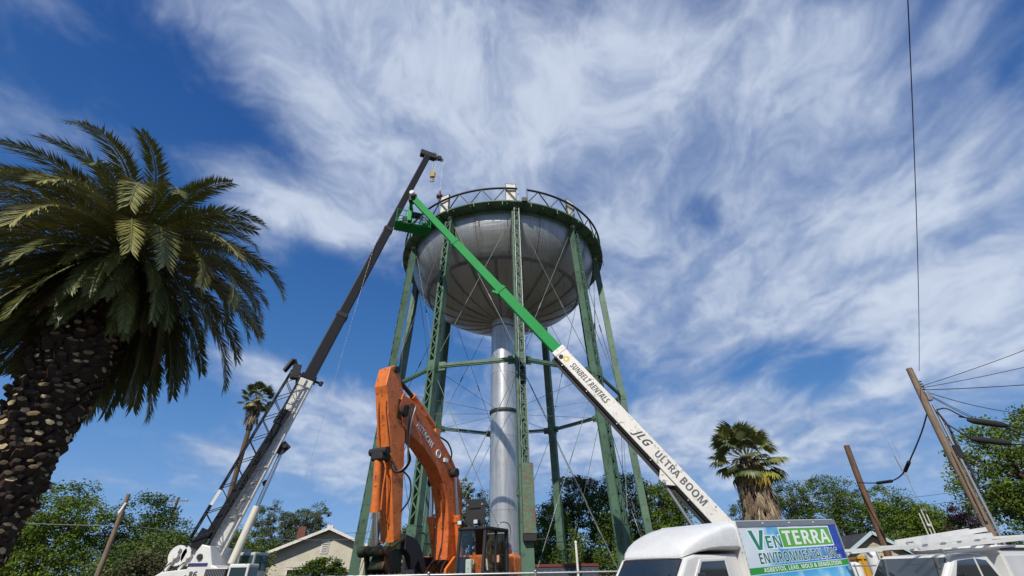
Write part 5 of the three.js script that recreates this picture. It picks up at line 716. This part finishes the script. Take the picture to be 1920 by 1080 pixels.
tree('backdrop_shrub', 'shaded shrubs along the ground behind the tower base', 6.5, -42, [[-3.5, 1.5, 0, 2.2, 1.5, 1.3], [0, 1.6, 0, 2.6, 1.6, 1.3], [3.6, 1.6, 0, 2.4, 1.7, 1.3]], { seed: 37, col: [...GD, ...GM], n: 9000, trunk: 0.1, category: 'shrub' });
// right
tree('grey_green_tree', 'pale distant tree just left of the shaggy fan palm', 26.0, -60, [[0.8, 7.0, 0, 1.7, 2.0, 1.5], [-2.2, 5.8, 0, 1.5, 1.7, 1.4], [0, 3.6, 0, 3, 2.4, 2]], { seed: 41, col: GG, n: 6000, trunk: 0.2, clump: 0.6, fill: 0.15 });
tree('broadleaf_tree', 'small grey-green tree right of the shaggy fan palm', 30.4, -55, [[0, 7.4, 0, 1.7, 2.4, 1.7], [0.3, 4.4, 0, 2.0, 2.6, 1.8]], { seed: 42, col: [...GD, ...GG], n: 8000, trunk: 0.22, clump: 0.6, fill: 0.2 });
tree('broadleaf_tree', 'tall dark round-topped tree behind the company sign', 34.9, -55, [[0, 7.6, 0, 2.7, 2.8, 2.6], [-1.6, 5.2, 0, 2.4, 2.6, 2.2], [2.6, 6.2, 0, 2.4, 2.6, 2.2], [0, 3.2, 0.5, 4, 2.4, 2.6]], { seed: 43, col: GD, n: 16000, trunk: 0.35 });
tree('broadleaf_tree', 'green tree behind the short pole, level with its top half', 37.6, -50, [[-0.6, 6.2, 0, 2.0, 2.3, 2], [1.8, 5.0, 0, 2.4, 2.1, 2.2], [0, 3.0, 0.5, 3.4, 2.4, 2.4]], { seed: 44, col: GM, n: 15000, trunk: 0.3 });
tree('broadleaf_tree', 'lower green tree sloping down right of the short pole', 40.6, -49.5, [[-0.5, 4.4, 0, 2.2, 2.2, 2], [1.6, 3.0, 0.2, 2.0, 1.8, 1.8], [-1, 2.2, 0.4, 3, 2, 2]], { seed: 45, col: GM, n: 12000, trunk: 0.26 });
tree('light_green_shrub', 'light shrub at the foot of the antenna mast', 37.0, -42.5, [[0, 1.9, 0, 2.0, 1.5, 1.4], [3.6, 1.7, 0, 2.2, 1.4, 1.4]], { seed: 46, col: GL, n: 6000, trunk: 0.09, category: 'shrub' });
tree('broadleaf_tree', 'hazy low tree in the gap left of the tall pole', 47.5, -58, [[0, 3.0, 0, 3, 2, 2]], { seed: 47, col: GG, n: 4000, trunk: 0.2 });
tree('large_shade_tree', 'big leafy green tree at the right edge beside the tall pole', 29.6, -26, [[0, 5.6, 0, 4.8, 3.4, 3.6], [-3.4, 6.0, 0.4, 2.6, 2.4, 2.4], [-4.4, 4.0, 0.2, 2.4, 1.8, 2.2], [2.0, 7.4, 0, 3.2, 2.0, 2.6], [-2.4, 2.9, 0.6, 3.4, 2.0, 2.4], [3, 3.6, 0.6, 3.5, 2.6, 2.6]], { seed: 48, col: [...GM, ...GM, [0.105, 0.155, 0.035]], n: 30000, leaf: 0.2, trunk: 0.4, clump: 0.62 });
tree('purple_leaved_shrub', 'small dark purple-leaved tree behind the foot of the tall pole', 22.4, -25.5, [[0, 3.1, 0, 0.9, 1.1, 0.9], [0.3, 1.9, 0, 1.0, 1.0, 0.9]], { seed: 49, col: [[0.05, 0.02, 0.03], [0.07, 0.03, 0.04], [0.03, 0.02, 0.02]], n: 4000, leaf: 0.13, clump: 0.35, trunk: 0.08 });
{ // rough grass bank by the left pole
  const L = new Leaves(), R = rng(77); for (let i = 0; i < 9000; i++) { const x = -28 + R() * 7, z = -33.5 + R() * 4, h = 0.25 + 0.5 * R() + 1.1 * Math.exp(-Math.pow((x + 24.6) / 1.6, 2)) * R(), b = V(x, 0, z), tp = V(x + (R() - 0.5) * 0.3, h, z + (R() - 0.5) * 0.3), v = 0.8 + 0.5 * R(); L.blade(b, tp, 0.05, V(1, 0, R() - 0.5).normalize(), [0.10 * v, 0.17 * v, 0.03 * v]); }
  const o = part('grass', L.geo(), leafM); tag(o, 'bright rough grass below the left pole', 'grass'); o.userData.kind = 'stuff';
}

// Canary date palm at the left
{
  const t = thing('date_palm', 'huge date palm with a thick studded trunk at the left', 'palm tree', -8.78, 0, -8.3), R = rng(303), cy = 7.75;
  const rad = h => mix(0.46, 0.49, h / 4) + 0.10 * sst(3.6, 5.6, h) - 0.22 * sst(6.6, 7.9, h);
  const prof = []; for (let i = 0; i <= 24; i++) { const h = i / 24 * 8.0; prof.push([rad(h) - 0.05, h]); } prof.push([0.05, 8.1]);
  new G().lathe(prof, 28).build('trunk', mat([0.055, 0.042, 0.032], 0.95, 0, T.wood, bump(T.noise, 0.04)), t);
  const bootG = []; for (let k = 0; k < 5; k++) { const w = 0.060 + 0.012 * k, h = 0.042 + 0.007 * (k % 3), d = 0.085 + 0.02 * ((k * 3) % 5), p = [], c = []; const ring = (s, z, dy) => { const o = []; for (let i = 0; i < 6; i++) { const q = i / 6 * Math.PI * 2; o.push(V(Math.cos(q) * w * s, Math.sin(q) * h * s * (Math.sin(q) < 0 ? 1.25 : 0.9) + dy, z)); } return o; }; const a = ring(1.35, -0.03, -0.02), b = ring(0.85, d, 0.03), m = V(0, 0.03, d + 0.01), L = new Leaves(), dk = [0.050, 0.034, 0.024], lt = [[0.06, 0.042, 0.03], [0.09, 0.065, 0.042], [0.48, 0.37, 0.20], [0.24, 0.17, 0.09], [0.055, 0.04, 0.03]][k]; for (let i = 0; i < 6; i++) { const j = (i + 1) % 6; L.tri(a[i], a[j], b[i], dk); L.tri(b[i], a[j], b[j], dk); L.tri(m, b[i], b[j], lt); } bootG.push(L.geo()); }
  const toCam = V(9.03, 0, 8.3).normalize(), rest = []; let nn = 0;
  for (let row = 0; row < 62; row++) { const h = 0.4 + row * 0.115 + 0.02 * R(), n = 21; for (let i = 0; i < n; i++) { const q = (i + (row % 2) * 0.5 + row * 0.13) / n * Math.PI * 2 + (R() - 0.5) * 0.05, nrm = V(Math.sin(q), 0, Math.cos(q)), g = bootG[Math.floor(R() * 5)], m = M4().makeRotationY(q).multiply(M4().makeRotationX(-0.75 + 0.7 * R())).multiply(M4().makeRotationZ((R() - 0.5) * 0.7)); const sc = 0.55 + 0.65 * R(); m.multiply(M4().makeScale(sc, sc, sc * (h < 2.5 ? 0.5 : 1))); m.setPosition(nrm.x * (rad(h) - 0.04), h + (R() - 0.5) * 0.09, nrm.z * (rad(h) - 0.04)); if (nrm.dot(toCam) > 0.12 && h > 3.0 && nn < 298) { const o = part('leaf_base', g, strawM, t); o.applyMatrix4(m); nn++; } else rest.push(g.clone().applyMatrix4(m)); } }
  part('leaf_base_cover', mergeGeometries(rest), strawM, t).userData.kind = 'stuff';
  // fronds
  function frond(len, e0, bend, seed, kind) {
    const r = rng(seed), L = new Leaves(), N = 24, pts = [], tan = []; let p = V(0, 0, 0); const sway = (r() - 0.5) * 0.5;
    for (let i = 0; i <= N; i++) { const s = i / N, e = e0 - bend * Math.pow(s, 1.25), w = sway * s * s, d = V(Math.sin(w) * Math.cos(e), Math.sin(e), Math.cos(w) * Math.cos(e)); pts.push(p.clone()); tan.push(d); p = p.clone().addScaledVector(d, len / N); }
    const rc = kind === 2 ? [0.2, 0.14, 0.07] : [0.17, 0.17, 0.065];
    for (let i = 0; i < N; i++) { const s = i / N, w0 = mix(0.055, 0.010, Math.pow(s, 0.6)), w1 = mix(0.055, 0.010, Math.pow((i + 1) / N, 0.6)), X = V(1, 0, 0), Y = V().crossVectors(tan[i], X).normalize(); const a = [X, Y, X.clone().negate()], q = a.map(v => pts[i].clone().addScaledVector(v, w0)), u = a.map(v => pts[i + 1].clone().addScaledVector(v, w1)); for (let k = 0; k < 3; k++) { const j = (k + 1) % 3; L.tri(q[k], q[j], u[k], rc); L.tri(u[k], q[j], u[j], rc); } }
    const NL = 128, base = [[0.15, 0.17, 0.052], [0.23, 0.225, 0.07], [0.30, 0.20, 0.095]][kind];
    for (let i = 0; i < NL; i++) for (const s of [-1, 1]) {
      const k = 0.10 + 0.90 * (i + r() * 0.6) / NL, f = Math.min(N - 1e-3, k * N), i0 = Math.floor(f), P = pts[i0].clone().lerp(pts[i0 + 1], f - i0), T0 = tan[i0], side = V(1, 0, 0).multiplyScalar(s), upv = V().crossVectors(side, T0).normalize().multiplyScalar(s > 0 ? -1 : 1); if (upv.dot(V(0, 1, 0.3)) < 0) upv.negate();
      const fwd = mix(0.7, 1.6, k), lift = 0.42 + 0.55 * (r() - 0.5), d = side.clone().addScaledVector(T0, fwd).addScaledVector(upv, lift).normalize(); d.y -= 0.06 + 0.26 * r(); d.normalize(); if (r() < 0.05) continue;
      const ll = (0.16 + 0.34 * Math.sin(Math.min(1, k * 1.5 + 0.12) * Math.PI * 0.5)) * (k > 0.75 ? mix(1, 0.55, (k - 0.75) / 0.25) : 1) * (0.9 + 0.2 * r()), v = 0.72 + 0.55 * r(), c = [base[0] * v, base[1] * v, base[2] * v]; if (kind < 2 && r() < 0.08) { c[0] *= 1.7; c[1] *= 1.35; }
      const tip = P.clone().addScaledVector(d, ll); tip.y -= ll * ll * 0.25; L.blade(P, tip, 0.038, V().crossVectors(d, upv).normalize(), c);
    }
    return L.geo();
  }
  const cls = [[3.0, 1.35, 1.5, 0], [3.2, 1.05, 1.75, 0], [3.4, 0.72, 1.7, 0], [3.45, 0.40, 1.55, 1], [3.4, 0.08, 1.35, 1], [3.3, -0.30, 1.05, 0], [3.2, -0.65, 0.75, 0], [3.25, -0.98, 0.45, 0], [2.7, -1.05, 0.42, 2], [3.0, -1.22, 0.28, 0]], cnt = [6, 10, 14, 17, 19, 21, 24, 30, 10, 30];
  cls.forEach(([len, e0, bend, kind], ci) => { const vs = [0, 1, 2].map(k => frond(len * (0.92 + 0.1 * k), e0 + (k - 1) * 0.09, bend * (0.85 + 0.17 * k), 900 + ci * 10 + k, kind)); for (let i = 0; i < cnt[ci]; i++) { const q = (i + 0.5 * (ci % 2) + (R() - 0.5) * 0.7) / cnt[ci] * Math.PI * 2 + ci * 1.3, o = part('frond', vs[Math.floor(R() * 3)], palmM, t), rr = mix(0.12, 0.5, ci / 9), hh = cy + 0.45 - ci * 0.085; o.rotation.set(0, q, (R() - 0.5) * 0.5, 'YXZ'); o.position.set(Math.sin(q) * rr, hh, Math.cos(q) * rr); let s = 0.84 + 0.2 * R(); const f = Math.sin(q) * toCam.x + Math.cos(q) * toCam.z; if (ci >= 5) s *= mix(1, 0.60, sst(0.0, 0.7, f)) * mix(1, 0.85, sst(0.2, 0.9, -Math.sin(q))); o.scale.set(s, s, s); } });
}

// fan palms
function fanLeaf(seed, rad, pet, col, droop) {
  const r = rng(seed), L = new Leaves(), N = 34, c0 = V(0, 0, pet); const pc = [col[0] * 1.3, col[1] * 1.1, col[2] * 1.1];
  L.blade(V(0, 0, 0), V(0, -0.02, pet * 1.05), 0.06, V(1, 0, 0), pc); L.blade(V(0, 0.02, 0), V(0, 0, pet * 1.05), 0.05, V(0, 1, 0), pc);
  for (let i = 0; i < N; i++) { const q = mix(-1.9, 1.9, i / (N - 1)) + (r() - 0.5) * 0.06, d = V(Math.sin(q), 0.12 * Math.cos(q * 2), Math.cos(q)), ll = rad * (0.75 + 0.25 * Math.cos(q * 0.7)) * (0.88 + 0.2 * r()), m = c0.clone().addScaledVector(d, ll * 0.62), tip = c0.clone().addScaledVector(d, ll); m.y -= droop * 0.10 * ll; tip.y -= droop * (0.45 + 0.3 * r()) * ll; const s = V(Math.cos(q), 0, -Math.sin(q)), w = rad * 0.068, v = 0.75 + 0.5 * r(), cc = [col[0] * v, col[1] * v, col[2] * v]; const a = m.clone().addScaledVector(s, w), b = m.clone().addScaledVector(s, -w); a.y += 0.02; L.tri(c0, b, a, cc); L.tri(a, b, tip, cc); }
  return L.geo();
}
function fanPalm(label, x, z, H, R1, trunkR, nLeaf, seed, skirt) {
  const t = thing('fan_palm', label, 'palm tree', x, 0, z), R = rng(seed), g = [0, 1, 2, 3].map(k => fanLeaf(seed + k, R1 * 0.43, R1 * 0.66, [[0.13, 0.17, 0.05], [0.16, 0.19, 0.055], [0.26, 0.27, 0.06], [0.11, 0.145, 0.045]][k], 0.3 + 0.16 * k)), yel = fanLeaf(seed + 9, R1 * 0.5, R1 * 0.45, [0.30, 0.22, 0.04], 1.1), dead = fanLeaf(seed + 12, R1 * 0.45, R1 * 0.5, [0.24, 0.17, 0.10], 1.2);
  new G().tube(V(0, 0, 0), V(0, H, 0), trunkR * 1.2, trunkR, 14).build('trunk', mat([0.16, 0.125, 0.095], 0.95, 0, T.wood, bump(T.wood, 0.02)), t);
  for (let i = 0; i < nLeaf; i++) { const k = i / nLeaf, e = mix(1.45, -0.95, k) + (R() - 0.5) * 0.25, q = i * 2.39996 + (R() - 0.5) * 0.4, o = part('fan_leaf', k > 0.86 && R() < 0.55 ? (R() < 0.5 ? yel : dead) : g[Math.floor(R() * 4)], k > 0.86 ? strawM : fanM, t); o.rotation.set(-e, q, (R() - 0.5) * 0.6, 'YXZ'); o.position.set(Math.sin(q) * trunkR * 0.5, H - 0.12 * k * R1, Math.cos(q) * trunkR * 0.5); const s = 0.85 + 0.3 * R(); o.scale.set(s, s, s); }
  if (skirt) { const gs = []; for (let k = 0; k < 6; k++) { const r = rng(seed + 40 + k), L = new Leaves(), tone = [[0.34, 0.265, 0.175], [0.27, 0.205, 0.135], [0.20, 0.15, 0.10], [0.38, 0.30, 0.205], [0.15, 0.11, 0.075], [0.30, 0.235, 0.16]][k]; for (let i = 0; i < 11; i++) { const a = (r() - 0.5) * 0.55, l = 0.75 + 0.55 * r(), v = 0.75 + 0.5 * r(), b = V((r() - 0.5) * 0.1, 0, 0), m = V(Math.sin(a) * l * 0.5, -l * 0.5, 0.10 + 0.12 * r()), tp = V(Math.sin(a) * l + (r() - 0.5) * 0.15, -l, 0.02 + 0.16 * r()); const c = [tone[0] * v, tone[1] * v, tone[2] * v]; L.tri(b, m.clone().add(V(0.05, 0, 0)), m.clone().add(V(-0.05, 0, 0)), c); L.tri(m.clone().add(V(0.05, 0, 0)), tp, m.clone().add(V(-0.05, 0, 0)), c); } gs.push(L.geo()); }
    const [y0, y1, r0, r1, n] = skirt; for (let i = 0; i < n; i++) { const k = (i + R() * 0.8) / n, h = mix(y1, y0, k), q = i * 2.39996 + R() * 0.5, rr = mix(r1, r0, k) * (0.82 + 0.2 * R()), o = part('dead_leaf', gs[Math.floor(R() * 6)], strawM, t); o.position.set(Math.sin(q) * rr, h, Math.cos(q) * rr); o.rotation.set(-0.05 - 0.2 * R(), q, (R() - 0.5) * 0.35, 'YXZ'); } new G().tube(V(0, Math.max(0.2, y0 - 1.2), 0), V(0, y1, 0), r0 * 0.80, r1 * 0.7, 14).build('skirt_core', mat([0.11, 0.08, 0.055], 0.95, 0, T.wood), t); }
}
fanPalm('stout fan palm with a shaggy skirt of dead leaves, behind the truck', 14.4, -29.7, 7.55, 1.95, 0.33, 58, 501, [1.8, 7.4, 0.95, 0.62, 290]);
fanPalm('tall slender fan palm rising behind the crane boom', -30.0, -51.5, 19.4, 1.75, 0.24, 40, 601, [16.9, 19.2, 0.42, 0.5, 40]);

renderer.render(scene, camera);
